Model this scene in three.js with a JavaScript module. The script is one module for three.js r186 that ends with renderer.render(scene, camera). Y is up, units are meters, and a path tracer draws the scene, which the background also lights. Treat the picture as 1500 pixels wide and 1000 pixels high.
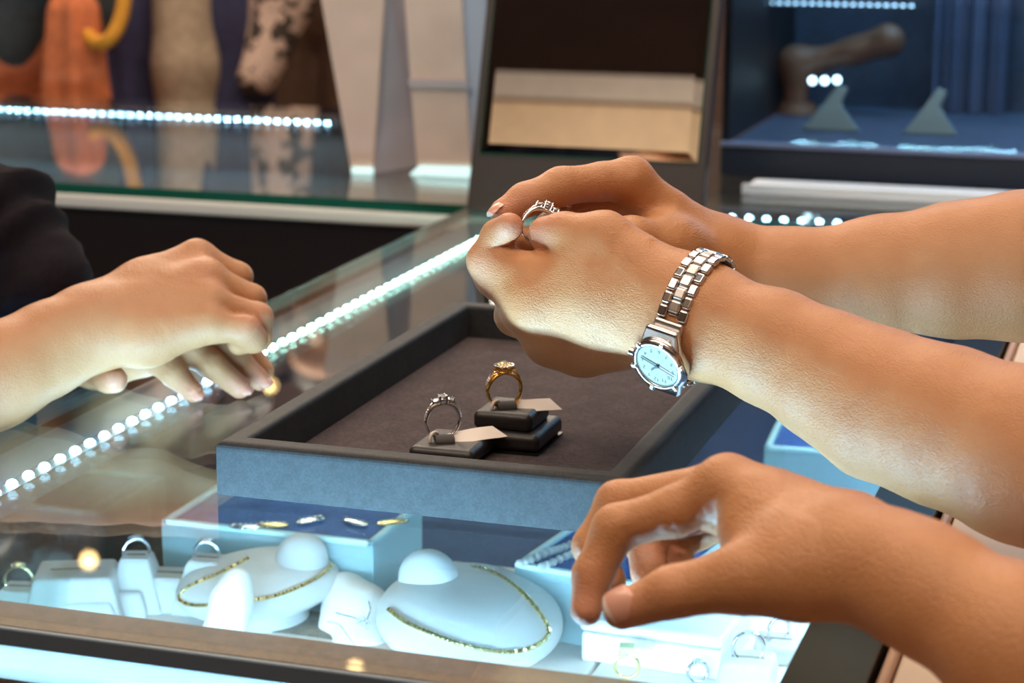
import * as THREE from 'three';
import { RoundedBoxGeometry } from 'three/addons/geometries/RoundedBoxGeometry.js';
import { mergeGeometries } from 'three/addons/utils/BufferGeometryUtils.js';
import { RectAreaLightUniformsLib } from 'three/addons/lights/RectAreaLightUniformsLib.js';

RectAreaLightUniformsLib.init();
const V = (x, y, z) => new THREE.Vector3(x, y, z);
const R = THREE.MathUtils.degToRad;

// ------------------------------------------------------------------ camera, exposure, light
const H = 0.95;                                   // height of the counter glass above the floor
const scene = new THREE.Scene();
scene.background = new THREE.Color(0x000000);     // a closed room: no sky is seen
const FOCAL = 2970;                               // focal length in pixels of the 1500 x 1000 frame
const camera = new THREE.PerspectiveCamera(2 * Math.atan(500 / FOCAL) * 180 / Math.PI, 1.5, 0.05, 40);
camera.position.set(0, H + 0.312, 0);
camera.rotation.order = 'YXZ';
camera.rotation.set(R(-13.26), R(18.26), 0);
camera.updateMatrixWorld(true);
camera.focus = 1.0;
camera.userData.fStop = 10.5;
scene.add(camera);
const renderer = new THREE.WebGLRenderer({ antialias: true });
renderer.toneMapping = THREE.LinearToneMapping;
renderer.toneMappingExposure = 1.2;
renderer.shadowMap.enabled = true;

const COOL = new THREE.Color().setRGB(0.37, 0.71, 1.0);
const GREENISH = new THREE.Color().setRGB(0.52, 1.0, 0.86);
const WARM = new THREE.Color().setRGB(1.0, 0.74, 0.48);
const SOFTWARM = new THREE.Color().setRGB(1.0, 0.83, 0.66);

function areaLight(name, w, h, pos, target, color, intensity) {
  const l = new THREE.RectAreaLight(color, intensity, w, h);
  l.name = name; l.position.copy(pos); l.lookAt(target); scene.add(l);
  return l;
}
// ceiling panels of the shop (their fittings are built further down at the same places)
const PANELS = [
  { p: V(-0.25, 2.93, -1.35), w: 1.2, d: 0.6, i: 4.6 },
  { p: V(-2.5, 2.93, -4.1), w: 1.8, d: 0.6, i: 22 },
  { p: V(-1.7, 2.93, -0.2), w: 1.2, d: 0.6, i: 2.5 },
  { p: V(1.5, 2.93, -0.9), w: 1.2, d: 0.6, i: 5 },
  { p: V(-0.4, 2.93, 0.05), w: 1.8, d: 0.6, i: 5.5 },
  { p: V(-1.1, 2.93, -2.6), w: 1.8, d: 0.6, i: 7 },
  { p: V(-0.6, 2.93, 2.2), w: 1.2, d: 0.6, i: 5 },
];
for (const q of PANELS) areaLight('ceiling_panel_lamp', q.w, q.d, V(q.p.x, q.p.y - 0.012, q.p.z), V(q.p.x, 0, q.p.z - 1e-4), SOFTWARM, q.i);
// led strips of the showcases: left, front and right rims of the main case, front and rear rims of the cross counter
for (let i = 0; i < 30; i++) {                    // every other led of the left strip carries a small lamp
  const l = new THREE.PointLight(i < 13 ? COOL : GREENISH, 0.0022, 0, 2); l.name = 'led_left_lamp'; l.position.set(-0.5857, H - 0.0136, -0.745 - 0.0334 * i); l.shadow.radius = 0.12; l.castShadow = true; scene.add(l);
}
areaLight('led_front_lamp', 0.36, 0.012, V(-0.42, H - 0.134, -0.778), V(-0.42, H + 0.03, -0.93), COOL, 370);
areaLight('led_rim_lamp', 0.46, 0.008, V(-0.37, H - 0.0265, -0.7195), V(-0.37, H - 1, -0.722), COOL, 200);
areaLight('led_edge_lamp', 0.50, 0.010, V(-0.375, H - 0.0165, -0.7135), V(-0.375, H - 0.0165, 0), COOL, 2.8);
areaLight('led_right_lamp', 1.0, 0.008, V(-0.137, H - 0.02, -1.25), V(-0.139, H - 1, -1.25), COOL, 140);
areaLight('led_cross_front_lamp', 0.9, 0.008, V(-0.1, H - 0.0295, -1.867), V(-0.1, H - 1, -1.867001), COOL, 40);
areaLight('led_cross_rear_lamp', 1.4, 0.008, V(-1.72, H - 0.0295, -2.40), V(-1.72, H - 1, -2.400001), COOL, 40);

// measuring helpers: the point seen at a pixel of the photograph at a given depth, or at a height above the counter glass
const CR = V(1, 0, 0).applyQuaternion(camera.quaternion), CU = V(0, 1, 0).applyQuaternion(camera.quaternion), CF = V(0, 0, -1).applyQuaternion(camera.quaternion);
const cam3 = (r, u, t) => V(0, 0, 0).addScaledVector(CR, r).addScaledVector(CU, u).addScaledVector(CF, -t);   // right, up, towards
let DS = 1;                                       // depth factor while the ring holder is built
function P(px, py, d0) { const d = d0 * DS; return camera.position.clone().addScaledVector(CR, (px - 750) / FOCAL * d).addScaledVector(CU, (500 - py) / FOCAL * d).addScaledVector(CF, d); }
function G(px, py, up = 0) {
  const d = V(0, 0, 0).addScaledVector(CR, (px - 750) / FOCAL).addScaledVector(CU, (500 - py) / FOCAL).add(CF);
  return camera.position.clone().addScaledVector(d, -(0.312 - up) / d.y);
}

// ------------------------------------------------------------------ naming and building helpers
const taken = {};
function numbered(n) { const k = taken[n] = (taken[n] ?? -1) + 1; return k ? n + '_' + String(k).padStart(3, '0') : n; }
function tag(o, label, category, group) { o.userData.label = label; o.userData.category = category; if (group) o.userData.group = group; return o; }
function thing(name, label, category, pos = V(0, 0, 0), turn = 0, group) {
  const o = new THREE.Group(); o.name = numbered(name); o.position.copy(pos); o.rotation.y = turn; scene.add(o);
  return tag(o, label, category, group);
}
function part(name, geo, mat, parent, label) {
  const m = new THREE.Mesh(geo, mat); m.name = name; m.castShadow = m.receiveShadow = true; parent.add(m);
  if (label) m.userData.label = label;
  return m;
}
function struct(name, geo, mat, label) { const m = part(name, geo, mat, scene); m.userData.kind = 'structure'; if (label) m.userData.label = label; return m; }
function single(name, geo, mat, label, category, group) { const m = part(numbered(name), geo, mat, scene); return tag(m, label, category, group); }
// a box given by its limits, with uv in metres
function boxUV(g) {
  const p = g.attributes.position, n = g.attributes.normal, u = new Float32Array(p.count * 2);
  for (let i = 0; i < p.count; i++) {
    const ax = Math.abs(n.getX(i)), ay = Math.abs(n.getY(i)), az = Math.abs(n.getZ(i));
    if (ay >= ax && ay >= az) { u[2 * i] = p.getX(i); u[2 * i + 1] = p.getZ(i); } else if (ax >= az) { u[2 * i] = p.getZ(i); u[2 * i + 1] = p.getY(i); } else { u[2 * i] = p.getX(i); u[2 * i + 1] = p.getY(i); }
  }
  g.setAttribute('uv', new THREE.BufferAttribute(u, 2)); return g;
}
function bx(x0, x1, y0, y1, z0, z1, r = 0, seg = 2) {
  const w = Math.abs(x1 - x0), h = Math.abs(y1 - y0), d = Math.abs(z1 - z0);
  const g = r ? new RoundedBoxGeometry(w, h, d, seg, Math.min(r, w / 2.01, h / 2.01, d / 2.01)) : new THREE.BoxGeometry(w, h, d);
  g.translate((x0 + x1) / 2, (y0 + y1) / 2, (z0 + z1) / 2);
  return boxUV(g);
}
const join = (list) => mergeGeometries(list.map((g) => { const h = g.index ? g.toNonIndexed() : g; for (const k of Object.keys(h.attributes)) if (!['position', 'normal', 'uv'].includes(k)) h.deleteAttribute(k); return h; }));

// seeded noise
function hash(x, y, z, s = 0) { let h = Math.imul(x | 0, 374761393) + Math.imul(y | 0, 668265263) + Math.imul(z | 0, 2147483647) + Math.imul(s | 0, 1274126177); h = Math.imul(h ^ (h >>> 13), 1274126177); return ((h ^ (h >>> 16)) >>> 0) / 4294967296; }
function noise3(x, y, z, s = 0) {
  const X = Math.floor(x), Y = Math.floor(y), Z = Math.floor(z); let fx = x - X, fy = y - Y, fz = z - Z;
  fx = fx * fx * (3 - 2 * fx); fy = fy * fy * (3 - 2 * fy); fz = fz * fz * (3 - 2 * fz);
  const L = (a, b, t) => a + (b - a) * t;
  return L(L(L(hash(X, Y, Z, s), hash(X + 1, Y, Z, s), fx), L(hash(X, Y + 1, Z, s), hash(X + 1, Y + 1, Z, s), fx), fy), L(L(hash(X, Y, Z + 1, s), hash(X + 1, Y, Z + 1, s), fx), L(hash(X, Y + 1, Z + 1, s), hash(X + 1, Y + 1, Z + 1, s), fx), fy), fz);
}
// tiling value noise for textures
function tile(u, v, n, s) {
  const x = u * n, y = v * n, X = Math.floor(x), Y = Math.floor(y); let fx = x - X, fy = y - Y; fx = fx * fx * (3 - 2 * fx); fy = fy * fy * (3 - 2 * fy);
  const h = (a, b) => hash(((a % n) + n) % n, ((b % n) + n) % n, 7, s);
  return (h(X, Y) * (1 - fx) + h(X + 1, Y) * fx) * (1 - fy) + (h(X, Y + 1) * (1 - fx) + h(X + 1, Y + 1) * fx) * fy;
}
function texture(size, fn, period, srgb = false) {      // period: metres covered by one tile
  const d = new Uint8Array(size * size * 4);
  for (let j = 0; j < size; j++) for (let i = 0; i < size; i++) {
    const c = fn(i / size, j / size), a = Array.isArray(c) ? c : [c, c, c], k = 4 * (j * size + i);
    for (let q = 0; q < 3; q++) d[k + q] = Math.max(0, Math.min(255, a[q] * 255)); d[k + 3] = 255;
  }
  const t = new THREE.DataTexture(d, size, size); t.wrapS = t.wrapT = THREE.RepeatWrapping; t.magFilter = THREE.LinearFilter; t.minFilter = THREE.LinearMipmapLinearFilter; t.generateMipmaps = true;
  t.repeat.set(1 / period, 1 / period); if (srgb) t.colorSpace = THREE.SRGBColorSpace; t.needsUpdate = true; return t;
}
const lin = (r, g, b) => new THREE.Color().setRGB(r, g, b);
const std = (c, rough, metal = 0, more = {}) => new THREE.MeshStandardMaterial({ color: c, roughness: rough, metalness: metal, ...more });
const phys = (c, rough, more = {}) => new THREE.MeshPhysicalMaterial({ color: c, roughness: rough, ...more });

const grainBump = texture(256, (u, v) => 0.4 * tile(u, v, 64, 1) + 0.35 * tile(u, v, 128, 2) + 0.25 * tile(u, v, 24, 3), 0.06);
const leatherTone = texture(256, (u, v) => { const g = 0.78 + 0.16 * tile(u, v, 96, 4) + 0.12 * tile(u, v, 20, 5); return [g, g, g]; }, 0.08, true);
const feltTone = texture(256, (u, v) => { const g = 0.62 + 0.24 * tile(u, v, 128, 6) + 0.16 * tile(u, v, 40, 7) + 0.12 * tile(u, v, 7, 8); return [g, g, g]; }, 0.09, true);
const velvetBump = texture(256, (u, v) => tile(u, v, 128, 9), 0.05);
const skinBump = texture(1024, (u, v) => {
  const w = 0.02 * (tile(u, v, 8, 11) - 0.5);
  return 0.45 * tile(u + w, (v * 3) % 1, 60, 12) + 0.35 * tile(u, v, 128, 13) + 0.2 * tile(u, v, 26, 14);
}, 0.05);
const woodTone = texture(512, (u, v) => { const g = 0.72 + 0.18 * tile(u * 1, v, 48, 15) * tile(u, v, 3, 16) + 0.16 * tile(u, v * 1, 90, 17); return [g, g * 0.96, g * 0.92]; }, 0.7, true);
const plasterTone = texture(256, (u, v) => { const g = 0.9 + 0.06 * tile(u, v, 9, 18) + 0.05 * tile(u, v, 60, 19); return [g, g, g]; }, 1.2, true);
const clothTone = texture(256, (u, v) => { const g = 0.76 + 0.16 * tile(u, v, 100, 20) + 0.12 * tile(u, v, 12, 21); return [g, g, g]; }, 0.12, true);
const smudge = texture(512, (u, v) => { const a = tile(u, v, 10, 22) * tile(u, v, 37, 23), s = tile(u, v, 200, 24) > 0.93 ? 0.12 : 0; const r = Math.min(1, 0.0 + 0.10 * a + s * 0.4); return [r, r, r]; }, 0.35);

const M = {
  glass: phys(lin(0.93, 0.98, 0.965), 0.0, { transmission: 1, thickness: 0, ior: 1.5, specularIntensity: 1 }),
  paneSoft: phys(lin(0.9, 0.94, 0.97), 0.0, { transmission: 1, thickness: 0, ior: 1.5, specularIntensity: 0.12 }),
  clear: phys(lin(0.9, 0.97, 0.97), 0.02, { transmission: 1, thickness: 0, ior: 1.45 }),
  frosted: phys(lin(0.75, 0.9, 0.92), 0.6, { transmission: 0.75, thickness: 0, ior: 1.45 }),
  glassEdge: phys(lin(0.01, 0.09, 0.06), 0.08),
  aquaEdge: phys(lin(0.35, 0.62, 0.66), 0.15),
  blackGloss: phys(lin(0.012, 0.011, 0.012), 0.3, { specularIntensity: 0.5 }),
  blackBody: std(lin(0.008, 0.006, 0.009), 0.5),
  brownTrim: phys(lin(0.24, 0.105, 0.065), 0.45, { map: leatherTone }),
  slate: std(lin(0.08, 0.11, 0.15), 0.4),
  cream: std(lin(0.72, 0.55, 0.42), 0.5, 0, { map: plasterTone }),
  pinkLine: std(lin(0.5, 0.3, 0.2), 0.4),
  white: std(lin(0.86, 0.80, 0.76), 0.6, 0, { bumpMap: velvetBump, bumpScale: 0.0002 }),
  whiteTrim: std(lin(0.68, 0.64, 0.60), 0.4),
  taupe: std(lin(0.36, 0.33, 0.28), 0.8, 0, { map: feltTone }),
  navy: std(lin(0.02, 0.03, 0.10), 0.9, 0, { map: feltTone, bumpMap: velvetBump, bumpScale: 0.0004 }),
  royal: std(lin(0.03, 0.10, 0.38), 0.8, 0, { map: feltTone }),
  trayOut: phys(lin(0.034, 0.038, 0.044), 0.6, { specularIntensity: 0.55, map: leatherTone, bumpMap: grainBump, bumpScale: 0.00005 }),
  trayRim: std(lin(0.05, 0.042, 0.038), 0.5, 0, { map: leatherTone, bumpMap: grainBump, bumpScale: 0.0002 }),
  felt: std(lin(0.088, 0.064, 0.068), 1.0, 0, { map: feltTone, bumpMap: velvetBump, bumpScale: 0.0005 }),
  padLeather: phys(lin(0.02, 0.017, 0.018), 0.42, { bumpMap: grainBump, bumpScale: 0.00006 }),
  strap: std(lin(0.075, 0.068, 0.066), 0.8, 0, { map: feltTone }),
  paper: std(lin(0.80, 0.72, 0.66), 0.7),
  silver: std(lin(0.86, 0.87, 0.9), 0.12, 1),
  steel: std(lin(0.62, 0.60, 0.60), 0.2, 1),
  steelDark: std(lin(0.35, 0.35, 0.36), 0.28, 1),
  steelBrushed: std(lin(0.62, 0.58, 0.56), 0.34, 1),
  gold: std(lin(0.95, 0.62, 0.16), 0.16, 1),
  paleGold: std(lin(0.93, 0.76, 0.36), 0.22, 1),
  diamond: phys(lin(0.88, 0.9, 0.92), 0.04, { metalness: 0.55, flatShading: true, clearcoat: 1, clearcoatRoughness: 0.02 }),
  citrine: phys(lin(0.9, 0.8, 0.35), 0.06, { metalness: 0.4, flatShading: true, clearcoat: 1 }),
  mirrorFrame: phys(lin(0.022, 0.014, 0.014), 0.4, { clearcoat: 0.3, clearcoatRoughness: 0.3 }),
  mirror: std(lin(0.9, 0.9, 0.9), 0.01, 1),
  led: std(lin(1, 1, 1), 0.4, 0, { emissive: COOL, emissiveIntensity: 45 }),
  ledGreen: std(lin(1, 1, 1), 0.4, 0, { emissive: GREENISH, emissiveIntensity: 45 }),
  ledTape: std(lin(0.05, 0.06, 0.07), 0.5),
  ledFar: std(lin(1, 1, 1), 0.4, 0, { emissive: COOL, emissiveIntensity: 110 }),
  ledSmall: std(lin(1, 1, 1), 0.4, 0, { emissive: COOL, emissiveIntensity: 3 }),
  alu: std(lin(0.10, 0.12, 0.13), 0.4, 1),
  glassEdgeDark: phys(lin(0.008, 0.018, 0.016), 0.1),
};
// ------------------------------------------------------------------ the shop: floor, walls, ceiling
const floorMat = phys(lin(0.30, 0.22, 0.17), 0.35, { map: plasterTone });
struct('floor', bx(-6, 4, -0.06, 0, -5.8, 3.2), floorMat);
struct('ceiling', bx(-6, 4, 3.0, 3.06, -5.8, 3.2), std(lin(0.15, 0.11, 0.12), 0.8, 0, { map: plasterTone }));
struct('wall_left', bx(-6.1, -6, 0, 3, -5.8, 3.2), std(lin(0.5, 0.38, 0.28), 0.8, 0, { map: plasterTone }));
struct('wall_right', bx(4, 4.1, 0, 3, -5.8, 3.2), std(lin(0.5, 0.38, 0.28), 0.8, 0, { map: plasterTone }));
struct('wall_front', bx(-6, 4, 0, 3, 3.2, 3.3), std(lin(0.10, 0.075, 0.07), 0.8, 0, { map: plasterTone }));
struct('wall_back', bx(-6, 4, 0, 3, -5.9, -5.8), std(lin(0.12, 0.07, 0.05), 0.7, 0, { map: woodTone }));
// cladding on the rear wall: a beige pier, brown boards, pale boards
struct('trim_1', bx(-6, -3.36, 0, 3, -5.8, -5.72), std(lin(0.62, 0.43, 0.29), 0.7, 0, { map: plasterTone }));
struct('trim_2', bx(-3.355, -2.45, 0, 3, -5.8, -5.74), std(lin(0.14, 0.075, 0.055), 0.55, 0, { map: woodTone }));
struct('trim_3', bx(-2.44, -0.9, 0, 3, -5.8, -5.74), std(lin(0.10, 0.06, 0.05), 0.6, 0, { map: woodTone }));
struct('trim_4', bx(-0.89, 2.2, 0, 3, -5.8, -5.73), std(lin(0.10, 0.09, 0.10), 0.6, 0, { map: plasterTone }));
// cream bulkhead with a grey top board hanging from the ceiling on the camera's side of the shop (the table mirror shows it)
struct('trim_5', bx(-4, 2.4, 1.95, 2.59, 1.0, 1.08), std(lin(0.82, 0.62, 0.41), 0.7, 0, { map: plasterTone }), 'cream bulkhead');
struct('trim_6', bx(-4, 2.4, 2.59, 2.665, 0.985, 1.08), std(lin(0.60, 0.54, 0.48), 0.6, 0, { map: plasterTone }), 'pale grey bulkhead board');
for (const x of [-3.6, -1.0, 1.8]) struct(numbered('trim_7'), bx(x - 0.02, x + 0.02, 2.665, 3.0, 1.02, 1.06), M.blackBody);

// ceiling light panels
const panelGlow = std(lin(0.9, 0.9, 0.9), 0.6, 0, { emissive: SOFTWARM, emissiveIntensity: 1.6 });
const PANEL_LABELS = ['flush ceiling light panel above the tray of rings', 'flush ceiling light panel above the shoppers', 'flush ceiling light panel over the customer aisle', 'flush ceiling light panel over the staff aisle', 'flush ceiling light panel beside the cream bulkhead', 'flush ceiling light panel above the cross counter', 'flush ceiling light panel behind the cream bulkhead'];
PANELS.forEach((q, i) => {
  const t = thing('ceiling_light', PANEL_LABELS[i], 'ceiling light', V(q.p.x, 3.0, q.p.z));
  part('frame', join([bx(-q.w / 2 - 0.03, q.w / 2 + 0.03, -0.06, 0, q.d / 2, q.d / 2 + 0.03), bx(-q.w / 2 - 0.03, q.w / 2 + 0.03, -0.06, 0, -q.d / 2 - 0.03, -q.d / 2), bx(-q.w / 2 - 0.03, -q.w / 2, -0.06, 0, -q.d / 2, q.d / 2), bx(q.w / 2, q.w / 2 + 0.03, -0.06, 0, -q.d / 2, q.d / 2)]), M.whiteTrim, t);
  part('diffuser', bx(-q.w / 2, q.w / 2, -0.06, -0.03, -q.d / 2, q.d / 2), panelGlow, t);
});
// warm spot lamps that the glass mirrors
const spotGlow = std(lin(1, 1, 1), 0.4, 0, { emissive: lin(1.0, 0.62, 0.22), emissiveIntensity: 9 });
function spotLamp(pos, towards, label, stem, radius = 0.045, power = 6) {
  const t = thing('spotlight', label, 'spotlight', pos, 0, 'warm shop spotlights');
  const dir = towards.clone().sub(pos).normalize(), q = new THREE.Quaternion().setFromUnitVectors(V(0, -1, 0), dir);
  const prof = [[0.001, 0.09], [radius * 0.7, 0.088], [radius * 0.95, 0.06], [radius * 1.15, 0.0], [radius * 1.08, -0.004], [radius * 1.02, 0.004]].map(([x, y]) => new THREE.Vector2(x, y));
  const can = part('housing', new THREE.LatheGeometry(prof, 24), M.blackGloss, t); can.quaternion.copy(q);
  const bulb = part('bulb', new THREE.SphereGeometry(radius, 20, 10, 0, Math.PI * 2, Math.PI / 2, Math.PI / 2).scale(1, 0.35, 1), spotGlow, t); bulb.quaternion.copy(q); bulb.position.addScaledVector(dir, -0.004);
  if (stem === 'up') part('stem', new THREE.CylinderGeometry(0.008, 0.008, 3.0 - pos.y - 0.05, 10).translate(0, (3.0 - pos.y) / 2 + 0.02, 0), M.blackGloss, t);
  else part('bracket', bx(-0.012, 0.012, -0.012, 0.012, -5.735 - pos.z, 0.0), M.blackGloss, t);
  const l = new THREE.SpotLight(WARM, power, 0, R(30), 0.7, 2); l.name = 'spotlight_lamp'; l.position.copy(pos).addScaledVector(dir, 0.03); l.target.position.set(pos.x, 0, pos.z + 0.6); l.castShadow = true; l.shadow.radius = 1;
  scene.add(l); scene.add(l.target); l.target.name = 'aim';
}
spotLamp(V(-3.06, 2.70, -5.16), V(-0.5, H, -0.77), 'warm spotlight hung from the ceiling before the beige pier', 'up', 0.024);
spotLamp(V(-1.96, 2.70, -4.62), V(-0.36, H, -0.72), 'warm spotlight hung from the ceiling before the dark boards', 'up', 0.02);
spotLamp(V(-2.62, 2.21, -5.55), V(-0.56, H, -1.09), 'warm spotlight on a bracket on the brown boards, highest on the wall', 'wall', 0.018);
spotLamp(V(-3.14, 1.505, -5.55), V(-1.4, H, -2.1), 'warm spotlight on a bracket low on the brown boards, beside the pier', 'wall', 0.016, 2);
spotLamp(V(-2.60, 1.49, -5.55), V(-1.15, H, -2.1), 'warm spotlight on a bracket low on the brown boards, away from the pier', 'wall', 0.016, 2);

// ------------------------------------------------------------------ led strips
const ledTiny = new THREE.SphereGeometry(0.0023, 12, 6, 0, Math.PI * 2, 0, Math.PI / 2);
const ledGeo = new THREE.SphereGeometry(0.0031, 12, 6, 0, Math.PI * 2, 0, Math.PI / 2).scale(1, 0.8, 1);
function ledStrip(parent, from, to, pitch, mat, width = 0.010, flip = false) {          // a flat tape with its leds on top
  const d = to.clone().sub(from), n = Math.floor(d.length() / pitch), turn = Math.atan2(-d.z, d.x);
  const tape = part('led_strip', bx(0, d.length(), -0.0012, 0, -width / 2, width / 2), M.ledTape, parent); tape.position.copy(from); tape.rotation.order = 'YXZ'; tape.rotation.y = turn; if (flip) tape.rotation.x = Math.PI;
  for (let i = 0; i <= n; i++) { const l = part('led', pitch < 0.0145 ? ledTiny : ledGeo, typeof mat === 'function' ? mat(i / n) : mat, tape); l.position.set(i * pitch, 0.0006, 0); }
  return tape;
}

// ------------------------------------------------------------------ the main display counter
const CX0 = -0.625, CX1 = -0.100, CZ0 = -1.7685, CZ1 = -0.704, FLOOR = H - 0.15;
{
  const t = thing('display_counter', 'glass-topped jewellery display counter carrying the open tray', 'counter', V(0, 0, 0));
  part('glass_top', bx(CX0, -0.1335, H - 0.0034, H, CZ0, CZ1), M.glass, t, 'clear glass counter top');
  part('glass_edge', join([bx(CX0 - 0.0008, CX0, H - 0.0102, H - 0.0002, CZ0, CZ1)]), M.glassEdgeDark, t, 'polished dark green glass edge');
  // rims under the glass
  part('rim', bx(CX0 + 0.001, -0.1335, H - 0.0095, H - 0.0037, CZ1 - 0.026, CZ1 - 0.0005), M.brownTrim, t, 'brown rim strip');
  part('rim', bx(-0.133, CX1 - 0.001, H - 0.024, H, CZ0, CZ1 - 0.0002), M.blackGloss, t, 'glossy black rim strip');
  part('rim', bx(CX0 + 0.001, -0.5935, H - 0.026, H - 0.0155, CZ0, CZ1 - 0.0245), M.slate, t, 'dark rim strip');
  part('rim', bx(-0.593, -0.5785, H - 0.026, H - 0.0165, CZ0, CZ1 - 0.0245), M.alu, t, 'thin aluminium led channel');
  ledStrip(t, V(-0.5857, H - 0.0150, -0.745), V(-0.5857, H - 0.0150, -1.76), 0.0167, (f) => (f < 0.42 ? M.led : M.ledGreen));
  ledStrip(t, V(-0.60, H - 0.0097, -0.712), V(-0.14, H - 0.0097, -0.712), 0.0167, M.led, 0.009, true);
  ledStrip(t, V(-0.125, H - 0.0242, -0.745), V(-0.125, H - 0.0242, -1.76), 0.0167, M.led, 0.009, true);
  // front skirt seen below the rim: dark bead, pale aqua glass band, brown panel
  part('front_bead', bx(CX0, CX1, H - 0.0118, H - 0.0037, CZ1 - 0.0004, CZ1 + 0.003, 0.001), M.slate, t, 'dark blue-grey bead');
  part('front_band', bx(CX0, CX1, H - 0.0265, H - 0.0122, CZ1 - 0.0004, CZ1 + 0.003), phys(lin(0.82, 0.93, 0.94), 0.9, { transmission: 0.7, thickness: 0, ior: 1.45 }), t, 'frosted pale front band');
  part('front_panel', bx(CX0, CX1, 0.1, H - 0.0270, CZ1 - 0.012, CZ1), M.brownTrim, t);
  const bar = part('led_bar', bx(-0.605, -0.235, FLOOR + 0.0005, H - 0.1385, -0.795, -0.769), M.whiteTrim, t);
  for (let i = 0; i < 22; i++) part('led', ledGeo, M.led, bar).position.set(-0.595 + i * 0.0167, H - 0.1379, -0.788);
  // case: panes, floor, walls
  part('side_pane', bx(CX0, CX0 + 0.006, FLOOR, H - 0.0265, CZ0, CZ1 - 0.021), M.glass, t, 'clear glass side pane');
  part('side_wall', bx(-0.116, -0.104, FLOOR, H - 0.0245, CZ0, CZ1 - 0.021), M.blackBody, t);
  part('case_floor', bx(CX0, CX1, FLOOR - 0.015, FLOOR, CZ0, CZ1 - 0.021), M.navy, t, 'navy velvet case floor');
  part('cabinet', bx(CX0, CX1, 0.1, FLOOR - 0.0155, CZ0, CZ1 - 0.0205), M.blackBody, t);
  part('plinth', bx(CX0 + 0.05, CX1 - 0.05, 0, 0.1, CZ0 + 0.01, CZ1 - 0.05), M.blackBody, t);
}
// staff-side worktop along the counter
{
  const t = thing('staff_worktop', 'cream worktop with a thin rounded edge along the black counter rim', 'worktop');
  part('edge_strip', bx(CX1 + 0.001, CX1 + 0.006, H - 0.03, H - 0.004, -1.4, CZ1 + 0.3, 0.002), M.pinkLine, t);
  part('top', bx(CX1 + 0.0065, CX1 + 0.055, H - 0.03, H - 0.006, -1.4, CZ1 + 0.3, 0.003), M.cream, t);
  part('panel', bx(CX1 + 0.008, CX1 + 0.05, 0, H - 0.0305, -1.395, CZ1 + 0.295), M.cream, t);
}
// ------------------------------------------------------------------ the cross counter behind
const FZ1 = -1.775, FZ0 = -2.46, FX0 = -3.2, FX1 = 1.0;
{
  const t = thing('display_counter', 'long glass-topped cross counter with a white lip and black front', 'counter');
  part('glass_top', bx(FX0, FX1, H - 0.0034, H, FZ0, FZ1), M.glass, t, 'clear glass counter top');
  part('glass_edge', bx(FX0, FX1, H - 0.0102, H - 0.0002, FZ1, FZ1 + 0.0012), M.glassEdge, t, 'polished dark green glass edge');
  part('lip', bx(FX0, FX1, H - 0.024, H - 0.0115, FZ1 - 0.03, FZ1 + 0.004, 0.003), M.whiteTrim, t, 'off-white lip');
  part('front', bx(FX0, CX0 - 0.003, 0.08, H - 0.0245, FZ1 - 0.02, FZ1 - 0.004), M.blackBody, t, 'black front panel');
  part('front', bx(CX1 + 0.003, FX1, 0.08, H - 0.0245, FZ1 - 0.02, FZ1 - 0.004), M.blackBody, t, 'black front panel');
  part('deck', bx(FX0, FX1, H - 0.10, H - 0.085, FZ0, FZ1 - 0.035), std(lin(0.10, 0.075, 0.065), 0.7, 0, { map: feltTone }), t, 'dark brown velvet deck');
  part('back', bx(FX0, FX1, 0.0, H - 0.0105, FZ0, FZ0 + 0.03), std(lin(0.16, 0.10, 0.08), 0.5), t);
  part('plinth', bx(FX0 + 0.02, FX1, 0.0, 0.079, FZ0 + 0.04, FZ1 - 0.03), M.blackBody, t);
  part('led_channel', bx(-2.6, -1.02, H - 0.028, H - 0.0165, -2.408, -2.392), M.alu, t);
  ledStrip(t, V(-2.42, H - 0.0150, -2.40), V(-1.03, H - 0.0150, -2.40), 0.0142, M.ledFar);
  part('led_channel', bx(-0.55, 0.4, H - 0.028, H - 0.0165, -1.876, -1.856), M.alu, t);
  ledStrip(t, V(-0.43, H - 0.0150, -1.866), V(0.2, H - 0.0150, -1.866), 0.0167, M.led);
}
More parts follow.
